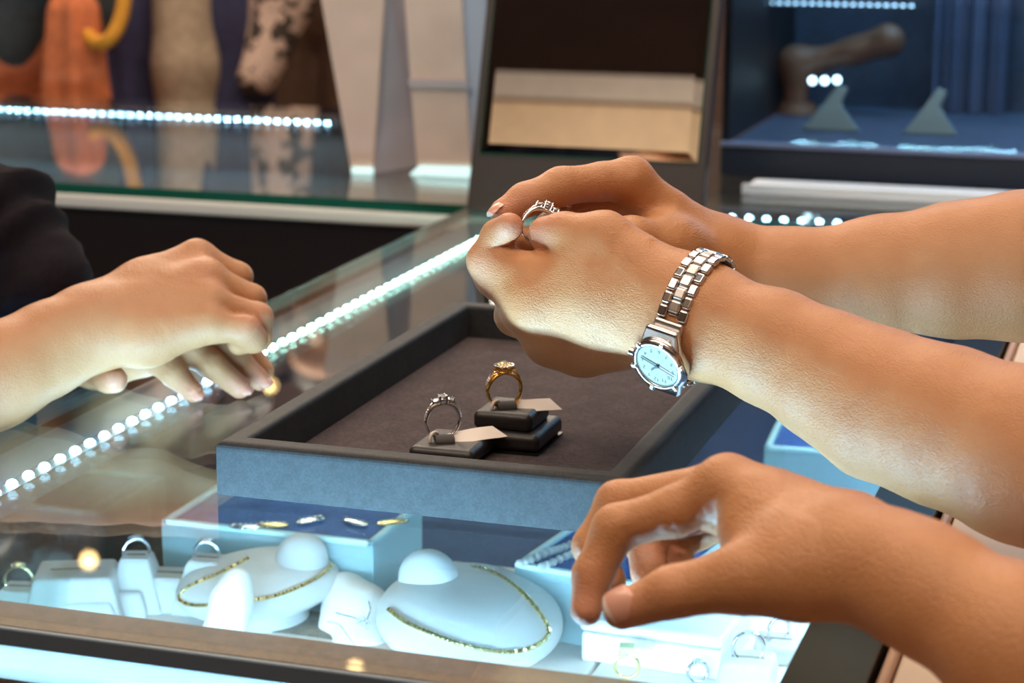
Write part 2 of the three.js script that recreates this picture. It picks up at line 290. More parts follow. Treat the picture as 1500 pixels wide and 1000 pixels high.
// ------------------------------------------------------------------ smooth bodies: tapered bones joined with a smooth minimum, meshed with surface nets
const smin = (a, b, k) => { const h = k - Math.abs(a - b); return h > 0 ? Math.min(a, b) - h * h / (4 * k) : Math.min(a, b); };
function sdfBody({ base, baseK = 0.012, fingers = [], fingerK = 0.004, joinK = 0.008, gapK = 0.0012, grooves = [], bumps = [], wave = null, cell = 0.0018, tint = null, uvFrame = null }) {
  const all = [...base, ...fingers.flat()];
  const lo = V(1e9, 1e9, 1e9), hi = V(-1e9, -1e9, -1e9);
  for (const [a, b, ra, rb] of all) for (const [p, r] of [[a, ra], [b, rb]]) { lo.min(p.clone().addScalar(-r)); hi.max(p.clone().addScalar(r)); }
  lo.addScalar(-4 * cell - 0.003); hi.addScalar(4 * cell + 0.003);
  const nx = Math.ceil((hi.x - lo.x) / cell) + 1, ny = Math.ceil((hi.y - lo.y) / cell) + 1, nz = Math.ceil((hi.z - lo.z) / cell) + 1, N = nx * ny * nz, BIG = 0.05;
  const pass = (arr, bones, k) => {
    for (const [a, b, ra, rb] of bones) {
      const m = Math.max(ra, rb) + Math.max(k, joinK) + 3 * cell;
      const x0 = Math.max(0, Math.floor((Math.min(a.x, b.x) - m - lo.x) / cell)), x1 = Math.min(nx - 1, Math.ceil((Math.max(a.x, b.x) + m - lo.x) / cell));
      const y0 = Math.max(0, Math.floor((Math.min(a.y, b.y) - m - lo.y) / cell)), y1 = Math.min(ny - 1, Math.ceil((Math.max(a.y, b.y) + m - lo.y) / cell));
      const z0 = Math.max(0, Math.floor((Math.min(a.z, b.z) - m - lo.z) / cell)), z1 = Math.min(nz - 1, Math.ceil((Math.max(a.z, b.z) + m - lo.z) / cell));
      const bxx = b.x - a.x, by = b.y - a.y, bz = b.z - a.z, L = bxx * bxx + by * by + bz * bz + 1e-12;
      for (let k2 = z0; k2 <= z1; k2++) for (let j = y0; j <= y1; j++) {
        const pz = lo.z + k2 * cell - a.z, py = lo.y + j * cell - a.y; let q = (k2 * ny + j) * nx + x0;
        for (let i = x0; i <= x1; i++, q++) {
          const px = lo.x + i * cell - a.x; let t = (px * bxx + py * by + pz * bz) / L; t = t < 0 ? 0 : t > 1 ? 1 : t;
          const dx = px - t * bxx, dy = py - t * by, dz = pz - t * bz, d = Math.sqrt(dx * dx + dy * dy + dz * dz) - (ra + (rb - ra) * t);
          const o = arr[q], h = k - Math.abs(o - d); arr[q] = h > 0 ? Math.min(o, d) - h * h / (4 * k) : Math.min(o, d);
        }
      }
    }
  };
  const F = new Float32Array(N).fill(BIG); pass(F, base, baseK);
  if (fingers.length) {
    const palm = F.slice(), one = new Float32Array(N);
    for (const f of fingers) {
      one.fill(BIG); pass(one, f, fingerK);
      const jk = f.blend ?? joinK;
      for (let i = 0; i < N; i++) if (one[i] < 0.03) { const g = smin(palm[i], one[i], jk); F[i] = smin(F[i], g, gapK); }
    }
  }
  const near = (list, fn) => { for (const g of list) { const { a, b = a, r } = g, m = 3 * r;
    const x0 = Math.max(0, Math.floor((Math.min(a.x, b.x) - m - lo.x) / cell)), x1 = Math.min(nx - 1, Math.ceil((Math.max(a.x, b.x) + m - lo.x) / cell));
    const y0 = Math.max(0, Math.floor((Math.min(a.y, b.y) - m - lo.y) / cell)), y1 = Math.min(ny - 1, Math.ceil((Math.max(a.y, b.y) + m - lo.y) / cell));
    const z0 = Math.max(0, Math.floor((Math.min(a.z, b.z) - m - lo.z) / cell)), z1 = Math.min(nz - 1, Math.ceil((Math.max(a.z, b.z) + m - lo.z) / cell));
    const s = b.clone().sub(a), L = s.lengthSq() + 1e-12, p = V(0, 0, 0);
    for (let k = z0; k <= z1; k++) for (let j = y0; j <= y1; j++) for (let i = x0; i <= x1; i++) {
      p.set(lo.x + i * cell - a.x, lo.y + j * cell - a.y, lo.z + k * cell - a.z); const t = Math.max(0, Math.min(1, p.dot(s) / L)); p.addScaledVector(s, -t);
      F[(k * ny + j) * nx + i] += g.depth * Math.exp(-p.lengthSq() / (r * r));
    } } };
  near(grooves); near(bumps);
  if (wave) for (let k = 0, q = 0; k < nz; k++) for (let j = 0; j < ny; j++) for (let i = 0; i < nx; i++, q++) if (Math.abs(F[q]) < 0.03) F[q] += wave(lo.x + i * cell, lo.y + j * cell, lo.z + k * cell);
  // surface nets
  const vid = new Int32Array(N).fill(-1), pos = [], idx = [];
  const off = [0, 1, nx, nx + 1, nx * ny, nx * ny + 1, nx * ny + nx, nx * ny + nx + 1];
  const E = [[0, 1], [0, 2], [0, 4], [1, 3], [1, 5], [2, 3], [2, 6], [3, 7], [4, 5], [4, 6], [5, 7], [6, 7]];
  for (let k = 0; k < nz - 1; k++) for (let j = 0; j < ny - 1; j++) for (let i = 0; i < nx - 1; i++) {
    const q = (k * ny + j) * nx + i; let mask = 0;
    for (let c = 0; c < 8; c++) if (F[q + off[c]] < 0) mask |= 1 << c;
    if (mask === 0 || mask === 255) continue;
    let sx = 0, sy = 0, sz = 0, n = 0;
    for (const [a, b] of E) { if (((mask >> a) & 1) === ((mask >> b) & 1)) continue;
      const fa = F[q + off[a]], fb = F[q + off[b]], t = fa / (fa - fb);
      sx += (a & 1) + t * ((b & 1) - (a & 1)); sy += ((a >> 1) & 1) + t * (((b >> 1) & 1) - ((a >> 1) & 1)); sz += (a >> 2) + t * ((b >> 2) - (a >> 2)); n++; }
    vid[q] = pos.length / 3; pos.push(lo.x + (i + sx / n) * cell, lo.y + (j + sy / n) * cell, lo.z + (k + sz / n) * cell);
  }
  const quad = (a, b, c, d, flip) => { if (a < 0 || b < 0 || c < 0 || d < 0) return; if (flip) idx.push(a, c, b, a, d, c); else idx.push(a, b, c, a, c, d); };
  for (let k = 1; k < nz - 1; k++) for (let j = 1; j < ny - 1; j++) for (let i = 1; i < nx - 1; i++) {
    const q = (k * ny + j) * nx + i, s = F[q] < 0;
    if (s !== F[q + 1] < 0) quad(vid[q - nx * ny - nx], vid[q - nx * ny], vid[q], vid[q - nx], !s);
    if (s !== F[q + nx] < 0) quad(vid[q - nx * ny - 1], vid[q - 1], vid[q], vid[q - nx * ny], !s);
    if (s !== F[q + nx * ny] < 0) quad(vid[q - nx - 1], vid[q - nx], vid[q], vid[q - 1], !s);
  }
  const g = new THREE.BufferGeometry(), nv = pos.length / 3;
  g.setAttribute('position', new THREE.BufferAttribute(new Float32Array(pos), 3)); g.setIndex(idx);
  g.computeVertexNormals();
  const uf = uvFrame ?? { u: V(1, 0, 0), v: V(0, 1, 0) }, uv = new Float32Array(nv * 2), col = tint ? new Float32Array(nv * 3) : null, p = V(0, 0, 0), c = new THREE.Color();
  for (let i = 0; i < nv; i++) { p.set(pos[3 * i], pos[3 * i + 1], pos[3 * i + 2]); uv[2 * i] = p.dot(uf.u); uv[2 * i + 1] = p.dot(uf.v); if (col) { tint(p, c); col[3 * i] = c.r; col[3 * i + 1] = c.g; col[3 * i + 2] = c.b; } }
  g.setAttribute('uv', new THREE.BufferAttribute(uv, 2)); if (col) g.setAttribute('color', new THREE.BufferAttribute(col, 3));
  return g;
}
// joints are written [pixel x, pixel y, depth in m, radius in mm]; chain() turns a row of them into bones
const J = ([x, y, d, r]) => [P(x, y, d), r / 1000 * DS];
function chain(...joints) { const o = []; for (let i = 0; i + 1 < joints.length; i++) { const [a, ra] = J(joints[i]), [b, rb] = J(joints[i + 1]); o.push([a, b, ra, rb]); } return o; }
function twin(axis, ...joints) {           // two parallel rows of bones: a flattened limb; joints [x, y, depth, half width, half thickness]
  const o = []; for (const s of [-1, 1]) for (let i = 0; i + 1 < joints.length; i++) {
    const [a, b] = [joints[i], joints[i + 1]], pa = P(a[0], a[1], a[2]).addScaledVector(axis, s * (a[3] - a[4]) / 1000 * DS), pb = P(b[0], b[1], b[2]).addScaledVector(axis, s * (b[3] - b[4]) / 1000 * DS);
    o.push([pa, pb, a[4] / 1000 * DS, b[4] / 1000 * DS]); }
  return o;
}
// skin colour: base tone with blotches, redder patches and a few moles at given places
function skinTint(base, spots = []) {
  return (p, c) => {
    const n = 0.5 * noise3(p.x * 90, p.y * 90, p.z * 90, 31) + 0.3 * noise3(p.x * 260, p.y * 260, p.z * 260, 32) + 0.2 * noise3(p.x * 30, p.y * 30, p.z * 30, 33) - 0.5;
    let r = base[0] * (1 + 0.16 * n), g = base[1] * (1 + 0.26 * n), b = base[2] * (1 + 0.30 * n);
    for (const s of spots) { const w = s.w * Math.exp(-p.distanceToSquared(s.p) / (s.r * s.r)); if (w > 0.003) { r += (s.c[0] - r) * w; g += (s.c[1] - g) * w; b += (s.c[2] - b) * w; } }
    c.setRGB(r, g, b);
  };
}
const PINK = [0.62, 0.27, 0.19], RED = [0.55, 0.20, 0.12], MOLE = [0.20, 0.085, 0.045];
const blush = (x, y, d, mm, c = PINK, w = 0.6) => ({ p: P(x, y, d), r: mm / 1000, c, w });
const groove = (x0, y0, d0, x1, y1, d1, mm, deep) => ({ a: P(x0, y0, d0), b: P(x1, y1, d1), r: mm / 1000, depth: deep / 1000 });
const skinMat = phys(lin(1, 1, 1), 0.46, { vertexColors: true, bumpMap: skinBump, bumpScale: 0.00035, specularIntensity: 0.8, sheen: 0.25, sheenRoughness: 0.5, sheenColor: lin(0.9, 0.5, 0.35) });
const nailMat = phys(lin(0.70, 0.36, 0.27), 0.25, { clearcoat: 0.4, clearcoatRoughness: 0.2 });
const nailTipMat = phys(lin(0.80, 0.68, 0.60), 0.3);
// a fingernail: a curved plate, along = towards the fingertip, out = away from the finger
function fingernail(parent, at, along, out, len, wid, tip = 0.18) {
  const y = along.clone().normalize(), z = out.clone().addScaledVector(y, -out.dot(y)).normalize(), x = y.clone().cross(z);
  const make = (v0, v1) => { const nu = 10, nv = 8, ps = [], ix = [];
    for (let j = 0; j <= nv; j++) for (let i = 0; i <= nu; i++) {
      const v = v0 + (v1 - v0) * j / nv, u = -1 + 2 * i / nu, w = wid / 2 * Math.pow(Math.max(0, 1 - Math.pow(Math.abs(v * 2 - 1), 4)), 0.3) , a = u * 0.95;
      const q = at.clone().addScaledVector(y, (v - 0.5) * len).addScaledVector(x, w * Math.sin(a) / Math.sin(0.95)).addScaledVector(z, -wid * 0.52 * (1 - Math.cos(a)) - 0.0011 * Math.pow(v * 2 - 1, 2) + 0.0003); ps.push(q.x, q.y, q.z); }
    for (let j = 0; j < nv; j++) for (let i = 0; i < nu; i++) { const a = j * (nu + 1) + i; ix.push(a, a + 1, a + nu + 2, a, a + nu + 2, a + nu + 1); }
    const g = new THREE.BufferGeometry(); g.setAttribute('position', new THREE.BufferAttribute(new Float32Array(ps), 3)); g.setIndex(ix); g.computeVertexNormals(); return g; };
  const n = part('fingernail', make(0.0, 1 - tip), nailMat, parent);
  if (tip) part('nail_tip', make(1 - tip, 1), nailTipMat, n);
  return n;
}
// ------------------------------------------------------------------ people whose hands are on the counter
const SKIN1 = [0.51, 0.230, 0.098], SKIN2 = [0.48, 0.214, 0.090], SKIN3 = [0.44, 0.208, 0.096];
DS = 1.03;
const WRIST_C = P(1018, 464, 0.953);                           // centre of the wrist under the bracelet
const ARM_U = cam3(0.821, -0.297, 0.489).normalize(), ARM_E1 = cam3(0.312, 0.944, 0.051).normalize(), ARM_E2 = cam3(-0.477, 0.112, 0.866).normalize();

// coarse upper body outside the frame: head, neck, upper arms (merged into the body), shirt and hair
function upperSkin(base, head, arms) {
  const g = [sdfBody({ cell: 0.006, baseK: 0.03, tint: skinTint(base), base: [[head.clone().add(V(0, -0.24, 0)), head.clone().add(V(0, -0.08, 0)), 0.055, 0.052], [head, head.clone().addScaledVector(head.face, 0.022).add(V(0, -0.075, 0)), 0.088, 0.062],
    [head.clone().addScaledVector(head.face, 0.092).add(V(0, -0.03, 0)), head.clone().addScaledVector(head.face, 0.104).add(V(0, -0.052, 0)), 0.011, 0.015], ...[-1, 1].map((s) => { const side = V(-head.face.z, 0, head.face.x).multiplyScalar(0.088 * s); return [head.clone().add(side).add(V(0, -0.015, 0)), head.clone().add(side).add(V(0, -0.05, 0)), 0.014, 0.011]; })] })];
  for (const [elbow, shoulder, r] of arms) g.push(sdfBody({ cell: 0.006, baseK: 0.02, tint: skinTint(base), base: [[elbow, elbow.clone().lerp(shoulder, 0.5), r, 0.042]] }));
  return g;
}
function upperClothes(o, head, arms, hip, mat, label, cover) {
  const [a, b] = arms.map((q) => q[1]), mid = a.clone().add(b).multiplyScalar(0.5);
  part('shirt', sdfBody({ cell: 0.009, baseK: 0.05, base: [[a, b, 0.068, 0.068], ...[a, b].map((s) => [s.clone().lerp(mid, 0.5).add(V(0, -0.06, 0)), s.clone().lerp(mid, 0.55).setY(hip), 0.105, 0.115]), ...arms.map(([e, s]) => [s, s.clone().lerp(e, cover), 0.064, 0.05])], wave: (x, y, z) => 0.006 * (noise3(x * 14, y * 14, z * 14, 61) - 0.5) }), mat, o, label);
  part('hair', sdfBody({ cell: 0.008, baseK: 0.03, base: [[head.clone().addScaledVector(head.face, -0.02).add(V(0, 0.035, 0)), head.clone().addScaledVector(head.face, -0.05).add(V(0, -0.06, 0)), 0.092, 0.08]] }), std(lin(0.012, 0.009, 0.008), 0.5), o);
}
const headAt = (x, y, z, fx) => Object.assign(V(x, y, z), { face: V(fx, 0, 0) });

// --- the person holding the ring: left hand with the watch, right hand behind it
const holder = thing('person', 'person holding a ring up in both hands, steel watch on the wrist', 'person');
{
  const handA = sdfBody({
    cell: 0.0016, baseK: 0.012, joinK: 0.007, fingerK: 0.004, uvFrame: { u: ARM_U, v: ARM_E1 },
    base: [
      ...twin(ARM_E1, [1000, 455, 0.957, 25.5, 18], [1032, 472, 0.95, 25, 18.5], [1133, 510, 0.93, 24.5, 20], [1217, 553, 0.915, 27.5, 22.5], [1293, 594, 0.90, 31.5, 26], [1383, 624, 0.88, 32.5, 28], [1500, 666, 0.855, 35, 30.5], [1660, 722, 0.825, 37, 32]),
      ...chain([1000, 432, 0.958, 17], [885, 352, 0.972, 13]),                 // thumb metacarpal and web
      ...chain([985, 445, 0.960, 17], [868, 395, 0.975, 14], [805, 412, 0.985, 12.5]),
      ...chain([985, 455, 0.960, 18], [880, 442, 0.972, 16], [792, 447, 0.985, 13]),
      ...chain([985, 470, 0.960, 17], [815, 483, 0.990, 12.5]),
      ...chain([790, 440, 0.987, 12], [722, 409, 0.999, 8.6]), ...chain([785, 450, 0.992, 11], [812, 494, 1.0, 11], [862, 510, 1.0, 11]),
      ...chain([985, 478, 0.962, 16], [900, 490, 0.980, 14], [858, 506, 0.992, 12]),
    ],
    fingers: [
      chain([885, 352, 0.972, 13], [826, 344, 0.983, 10.5], [799, 342, 0.988, 8.6]),                                   // thumb
      chain([806, 412, 0.985, 12.5], [712, 381, 0.998, 8.9], [728, 346, 0.995, 7.6], [746, 332, 0.988, 7.0]),             // index finger
      Object.assign(chain([792, 447, 0.985, 13], [754, 462, 1.010, 9.5], [800, 492, 1.030, 8.5], [840, 470, 1.03, 8]), { blend: 0.010 }),
      Object.assign(chain([815, 483, 0.990, 12.5], [798, 499, 1.012, 9.5], [845, 512, 1.034, 8.5], [875, 480, 1.03, 8]), { blend: 0.010 }),
      Object.assign(chain([858, 506, 0.992, 12], [845, 514, 1.012, 9.0], [885, 515, 1.030, 8], [905, 485, 1.03, 7]), { blend: 0.010 }),
    ],
    grooves: [
      groove(720, 362, 0.9885, 752, 359, 0.990, 1.6, 1.0), groove(714, 341, 0.989, 748, 347, 0.988, 1.5, 0.6),             // index creases
      groove(745, 374, 0.987, 800, 366, 0.979, 2.0, 1.5), groove(757, 382, 0.984, 778, 387, 0.978, 1.7, 0.6),
      groove(820, 318, 0.975, 826, 345, 0.968, 1.3, 0.25),
      groove(815, 515, 0.985, 880, 518, 0.978, 2.2, 0.7), groove(748, 440, 0.985, 790, 452, 0.97, 1.6, 0.3), groove(745, 455, 0.985, 775, 462, 0.972, 1.4, 0.3),
    ],
    wave: (x, y, z) => 0.00022 * (noise3(x * 420, y * 420, z * 420, 41) - 0.5) + 0.0005 * (noise3(x * 110, y * 110, z * 110, 42) - 0.5),
    tint: skinTint(SKIN1, [blush(748, 330, 0.985, 9), blush(795, 338, 0.98, 9), blush(705, 390, 0.99, 9, PINK, 0.35), blush(890, 385, 0.957, 1.9, MOLE, 0.55), blush(868, 410, 0.957, 2.6, RED, 0.35), blush(887, 433, 0.956, 1.6, MOLE, 0.3), blush(870, 336, 0.96, 1.2, MOLE, 0.35),
      blush(1128, 470, 0.91, 1.0, MOLE, 0.5), blush(1196, 545, 0.89, 1.1, MOLE, 0.5), blush(1278, 525, 0.875, 1.2, MOLE, 0.5), blush(1308, 625, 0.87, 1.1, MOLE, 0.6), blush(1331, 634, 0.87, 1.1, MOLE, 0.6), blush(1408, 590, 0.85, 1.5, RED, 0.5), blush(1247, 648, 0.885, 1.5, MOLE, 0.3)]),
  });
  const eB = cam3(0.05, 0.98, -0.15).normalize();
  const handB = sdfBody({
    cell: 0.0018, baseK: 0.012, joinK: 0.007, uvFrame: { u: CR, v: CU },
    base: [
      ...twin(eB, [1062, 388, 1.052, 23, 17.5], [1150, 407, 1.05, 23.5, 19], [1290, 402, 1.045, 28, 24], [1400, 396, 1.035, 32.5, 28], [1500, 390, 1.025, 36, 31], [1650, 384, 1.01, 38, 33]),
      ...chain([1060, 372, 1.052, 16], [985, 326, 1.04, 11], [925, 263, 1.03, 10.6]),
      ...chain([1060, 385, 1.055, 17], [935, 300, 1.045, 11.5]),
      ...chain([1060, 392, 1.055, 17], [945, 330, 1.055, 11.5]),
      ...chain([1060, 400, 1.055, 17], [955, 360, 1.06, 11]),
      ...chain([1060, 392, 1.045, 15], [985, 365, 1.02, 14], [925, 352, 1.005, 11]),
    ],
    fingers: [
      chain([925, 263, 1.03, 10.6], [882, 266, 1.026, 9.4], [822, 273, 1.018, 9.4], [768, 293, 1.012, 8.2], [738, 311, 1.008, 7.0]),
      chain([935, 300, 1.045, 11], [852, 306, 1.04, 9.2], [805, 332, 1.025, 8]),
      chain([945, 330, 1.055, 11], [870, 338, 1.055, 9], [830, 360, 1.045, 8]),
      chain([955, 360, 1.06, 10], [890, 368, 1.06, 8.5], [860, 385, 1.05, 7.5]),
      chain([925, 352, 1.005, 11], [860, 352, 1.008, 9], [812, 352, 1.010, 8.4], [776, 353, 1.008, 7.8]),
    ],
    grooves: [groove(820, 268, 1.005, 812, 295, 1.0, 1.3, 0.6), groove(873, 262, 1.01, 862, 290, 1.006, 1.3, 0.5), groove(910, 262, 1.012, 900, 312, 1.01, 2.2, 1.1), groove(777, 283, 0.998, 770, 305, 0.995, 1.2, 0.3)],
    bumps: [groove(930, 262, 1.015, 918, 305, 1.01, 3.2, -0.9)],
    wave: (x, y, z) => 0.0005 * (noise3(x * 110, y * 110, z * 110, 43) - 0.5),
    tint: skinTint(SKIN1, [blush(735, 305, 1.0, 10), blush(770, 290, 1.0, 9, PINK, 0.45), blush(860, 300, 1.025, 16, RED, 0.5), blush(970, 335, 1.02, 2, RED, 0.4)]),
  });
  const head = headAt(0.20, 1.61, -0.98, -1), arms = [[P(1660, 722, 0.825), V(0.20, 1.33, -0.81), 0.037], [P(1650, 384, 1.01), V(0.20, 1.34, -1.15), 0.038]];
  const body = part('body', mergeGeometries([handA, handB, ...upperSkin(SKIN1, head, arms)]), skinMat, holder);
  upperClothes(holder, head, arms, 0.96, std(lin(0.30, 0.30, 0.33), 0.85, 0, { map: clothTone }), 'light grey shirt', 0.45);
  fingernail(body, P(722, 302, 1.0035), P(716, 312, 1.002).sub(P(740, 290, 1.006)), cam3(-0.5, 0.75, 0.25), 0.010, 0.0095, 0.1);
}
DS = 1;
// --- the person reaching over the glass: right hand
const reacher = thing('person', 'person with bare forearm reaching thumb and fingers down to the glass over the white box', 'person');
{
  const eC = cam3(0.42, 0.88, -0.2).normalize();
  const handC = sdfBody({
    cell: 0.0016, baseK: 0.012, joinK: 0.007, uvFrame: { u: cam3(0.9, -0.42, 0).normalize(), v: cam3(0.42, 0.9, 0).normalize() },
    base: [
      ...twin(eC, [1235, 812, 0.752, 20, 17], [1300, 836, 0.74, 19.5, 17], [1360, 866, 0.728, 20.5, 18], [1490, 945, 0.705, 25, 22], [1640, 1035, 0.685, 30, 26]),
      ...chain([1235, 800, 0.758, 16.5], [1130, 752, 0.785, 13.5], [1064, 712, 0.80, 11.5]),
      ...chain([1235, 800, 0.762, 16.5], [1060, 715, 0.825, 11]),
      ...chain([1235, 805, 0.765, 16], [1065, 735, 0.845, 10.5]),
      ...chain([1235, 812, 0.768, 15.5], [1075, 752, 0.862, 9.5]),
      ...chain([1235, 830, 0.748, 15], [1170, 840, 0.752, 14.5], [1092, 846, 0.757, 12.4]),
      ...chain([1150, 800, 0.765, 14], [1100, 790, 0.78, 11]),
    ],
    fingers: [
      chain([1092, 846, 0.757, 12.4], [985, 867, 0.765, 9.6], [912, 893, 0.772, 7.6]),
      chain([1064, 712, 0.80, 11.5], [990, 748, 0.806, 9.8], [902, 772, 0.813, 9.0], [868, 842, 0.812, 7.8], [859, 893, 0.808, 6.4]),
      chain([1060, 715, 0.825, 11], [905, 736, 0.842, 8.8], [868, 800, 0.842, 8.0], [893, 852, 0.835, 7.0]),
      chain([1065, 735, 0.845, 10.5], [985, 760, 0.87, 8.8], [945, 795, 0.868, 8.2], [950, 840, 0.85, 7.6]),
      chain([1075, 752, 0.862, 9.5], [1025, 775, 0.885, 8.2], [990, 795, 0.88, 7.8], [992, 830, 0.862, 7.2]),
    ],
    grooves: [groove(912, 775, 0.803, 922, 788, 0.803, 1.5, 0.5), groove(984, 765, 0.797, 986, 780, 0.798, 1.3, 0.5), groove(1047, 745, 0.788, 1052, 775, 0.79, 2, 0.8), groove(1062, 795, 0.79, 1075, 760, 0.778, 2.2, 0.5),
      groove(965, 845, 0.757, 975, 880, 0.755, 1.6, 0.2), groove(930, 790, 0.86, 965, 790, 0.857, 1.2, 0.4)],
    bumps: [groove(1058, 705, 0.79, 1130, 725, 0.775, 5, -0.5)],
    wave: (x, y, z) => 0.0004 * (noise3(x * 120, y * 120, z * 120, 44) - 0.5),
    tint: skinTint(SKIN2, [blush(858, 890, 0.80, 11), blush(868, 838, 0.80, 8, RED, 0.35), blush(905, 890, 0.765, 10), blush(965, 862, 0.755, 8, RED, 0.3), blush(945, 820, 0.85, 12, PINK, 0.6), blush(992, 812, 0.86, 12, PINK, 0.6), blush(1070, 790, 0.785, 10, RED, 0.5), blush(895, 850, 0.83, 10, PINK, 0.6)]),
  });
  const head = headAt(0.24, 1.60, -0.36, -1), arms = [[P(1640, 1035, 0.685), V(0.22, 1.31, -0.54), 0.034], [V(0.10, 1.02, -0.17), V(0.24, 1.31, -0.19), 0.036]];
  const body = part('body', mergeGeometries([handC, ...upperSkin(SKIN2, head, arms), sdfBody({ cell: 0.006, tint: skinTint(SKIN2), base: [[V(0.10, 1.02, -0.17), V(0.12, 0.80, -0.2), 0.034, 0.026], [V(0.12, 0.80, -0.2), V(0.12, 0.72, -0.21), 0.03, 0.02]] })]), skinMat, reacher);
  upperClothes(reacher, head, arms, 0.96, std(lin(0.10, 0.10, 0.13), 0.85, 0, { map: clothTone }), 'dark shirt', 0.5);
  fingernail(body, P(906, 884, 0.7636), P(885, 898, 0.768).sub(P(935, 872, 0.764)), cam3(-0.06, 0.28, 0.95), 0.0135, 0.0125, 0.16);
}
// --- the customer: right hand laid over the left hand, dark sleeve
const customer = thing('person', 'customer in a dark sleeve, one hand folded over the other on the counter edge', 'person');
{
  const eD = cam3(0.45, 0.85, -0.25).normalize();
  const handD = sdfBody({
    cell: 0.0016, baseK: 0.011, joinK: 0.005, gapK: 0.0008, uvFrame: { u: cam3(0.85, 0.5, 0).normalize(), v: cam3(-0.5, 0.85, 0).normalize() },
    base: [
      ...twin(eD, [128, 482, 1.185, 25, 19], [70, 512, 1.175, 27, 22], [0, 549, 1.157, 29, 24], [-130, 612, 1.13, 32, 27], [-330, 660, 1.10, 35, 32]),
      ...chain([128, 465, 1.195, 18], [210, 420, 1.212, 15], [288, 377, 1.225, 10.8]),
      ...chain([128, 475, 1.19, 19], [304, 405, 1.208, 10.8]),
      ...chain([128, 485, 1.185, 19], [308, 440, 1.195, 10.8]),
      ...chain([128, 495, 1.18, 18], [215, 495, 1.183, 15], [305, 474, 1.183, 11.2]),
    ],
    fingers: [
      chain([288, 377, 1.225, 10.2], [349, 405, 1.232, 8.3], [345, 440, 1.238, 7.8], [330, 460, 1.24, 7]),
      chain([304, 407, 1.208, 9.8], [369, 437, 1.214, 8.2], [370, 470, 1.224, 8], [350, 490, 1.23, 7]),
      chain([308, 441, 1.195, 9.6], [378, 464, 1.198, 8.2], [378, 494, 1.205, 7.8], [350, 503, 1.21, 7]),
      chain([305, 476, 1.183, 9.8], [360, 483, 1.184, 8.4], [372, 497, 1.19, 7.4], [350, 503, 1.196, 6.5]),
    ],
    grooves: [groove(318, 392, 1.211, 358, 417, 1.217, 2.4, 1.9), groove(322, 425, 1.195, 376, 449, 1.200, 2.4, 1.9), groove(316, 460, 1.181, 364, 471, 1.184, 2.4, 2.0)],
    bumps: [groove(290, 372, 1.21, 284, 384, 1.205, 6, -0.7), groove(300, 394, 1.195, 290, 402, 1.19, 6, -0.8), groove(300, 430, 1.18, 292, 432, 1.178, 6, -0.5)],
    wave: (x, y, z) => 0.0004 * (noise3(x * 120, y * 120, z * 120, 45) - 0.5),
    tint: skinTint(SKIN3, [blush(290, 378, 1.21, 12, RED, 0.2), blush(300, 402, 1.195, 10, RED, 0.2), blush(385, 460, 1.19, 10, PINK, 0.3), blush(370, 480, 1.18, 10, PINK, 0.3)]),
  });
  const handE = sdfBody({
    cell: 0.0018, baseK: 0.011, joinK: 0.007, uvFrame: { u: CR, v: CU },
    base: [
      ...twin(cam3(0.2, 0.9, 0.3).normalize(), [-60, 432, 1.318, 22, 18], [60, 474, 1.288, 21, 16.5], [150, 518, 1.238, 22, 16]),
      ...chain([150, 520, 1.232, 16], [235, 522, 1.212, 9.5]), ...chain([150, 515, 1.235, 16], [275, 508, 1.222, 10]), ...chain([150, 510, 1.24, 16], [320, 500, 1.232, 10]), ...chain([150, 508, 1.245, 15], [340, 505, 1.245, 9]),
      ...chain([120, 520, 1.23, 15], [130, 535, 1.212, 12]),
    ],
    fingers: [
      chain([130, 537, 1.212, 10.5], [158, 553, 1.196, 8.4], [167, 556, 1.190, 8.0]),
      chain([235, 522, 1.212, 9.5], [255, 547, 1.207, 7.9], [282, 573, 1.203, 6.6]),
      chain([275, 508, 1.222, 10], [312, 535, 1.216, 8.2], [351, 567, 1.212, 6.8]),
      chain([320, 500, 1.232, 10], [345, 525, 1.229, 7.9], [381, 557, 1.226, 6.5]),
      chain([340, 505, 1.245, 9], [370, 525, 1.243, 6.8], [388, 542, 1.241, 5.8]),
    ],
    grooves: [groove(248, 535, 1.19, 268, 528, 1.195, 1.5, 0.3)],
    wave: (x, y, z) => 0.0004 * (noise3(x * 120, y * 120, z * 120, 46) - 0.5),
    tint: skinTint(SKIN3, [blush(167, 560, 1.185, 10), blush(282, 573, 1.2, 9, PINK, 0.5), blush(351, 567, 1.205, 9, PINK, 0.6), blush(381, 557, 1.22, 9, PINK, 0.6)]),
  });
  const head = headAt(-1.12, 1.58, -1.03, 1), arms = [[P(-330, 660, 1.10), V(-1.08, 1.32, -0.86), 0.035], [P(-150, 330, 1.36), V(-1.12, 1.32, -1.20), 0.04]];
  const body = part('body', mergeGeometries([handD, handE, ...upperSkin(SKIN3, head, arms)]), skinMat, customer);
  upperClothes(customer, head, arms, 0.95, std(lin(0.012, 0.008, 0.013), 0.85, 0, { map: clothTone }), 'black shirt', 1.0);
  fingernail(body, P(289, 573, 1.1985), P(300, 585, 1.198).sub(P(280, 566, 1.2)), cam3(0.45, 0.62, 0.64), 0.0105, 0.0098, 0);
  fingernail(body, P(360, 565, 1.2075), P(372, 577, 1.206).sub(P(350, 557, 1.21)), cam3(0.45, 0.62, 0.64), 0.0108, 0.0100, 0);
  fingernail(body, P(389, 555, 1.2215), P(400, 566, 1.221).sub(P(380, 546, 1.224)), cam3(0.45, 0.62, 0.64), 0.0105, 0.0096, 0);
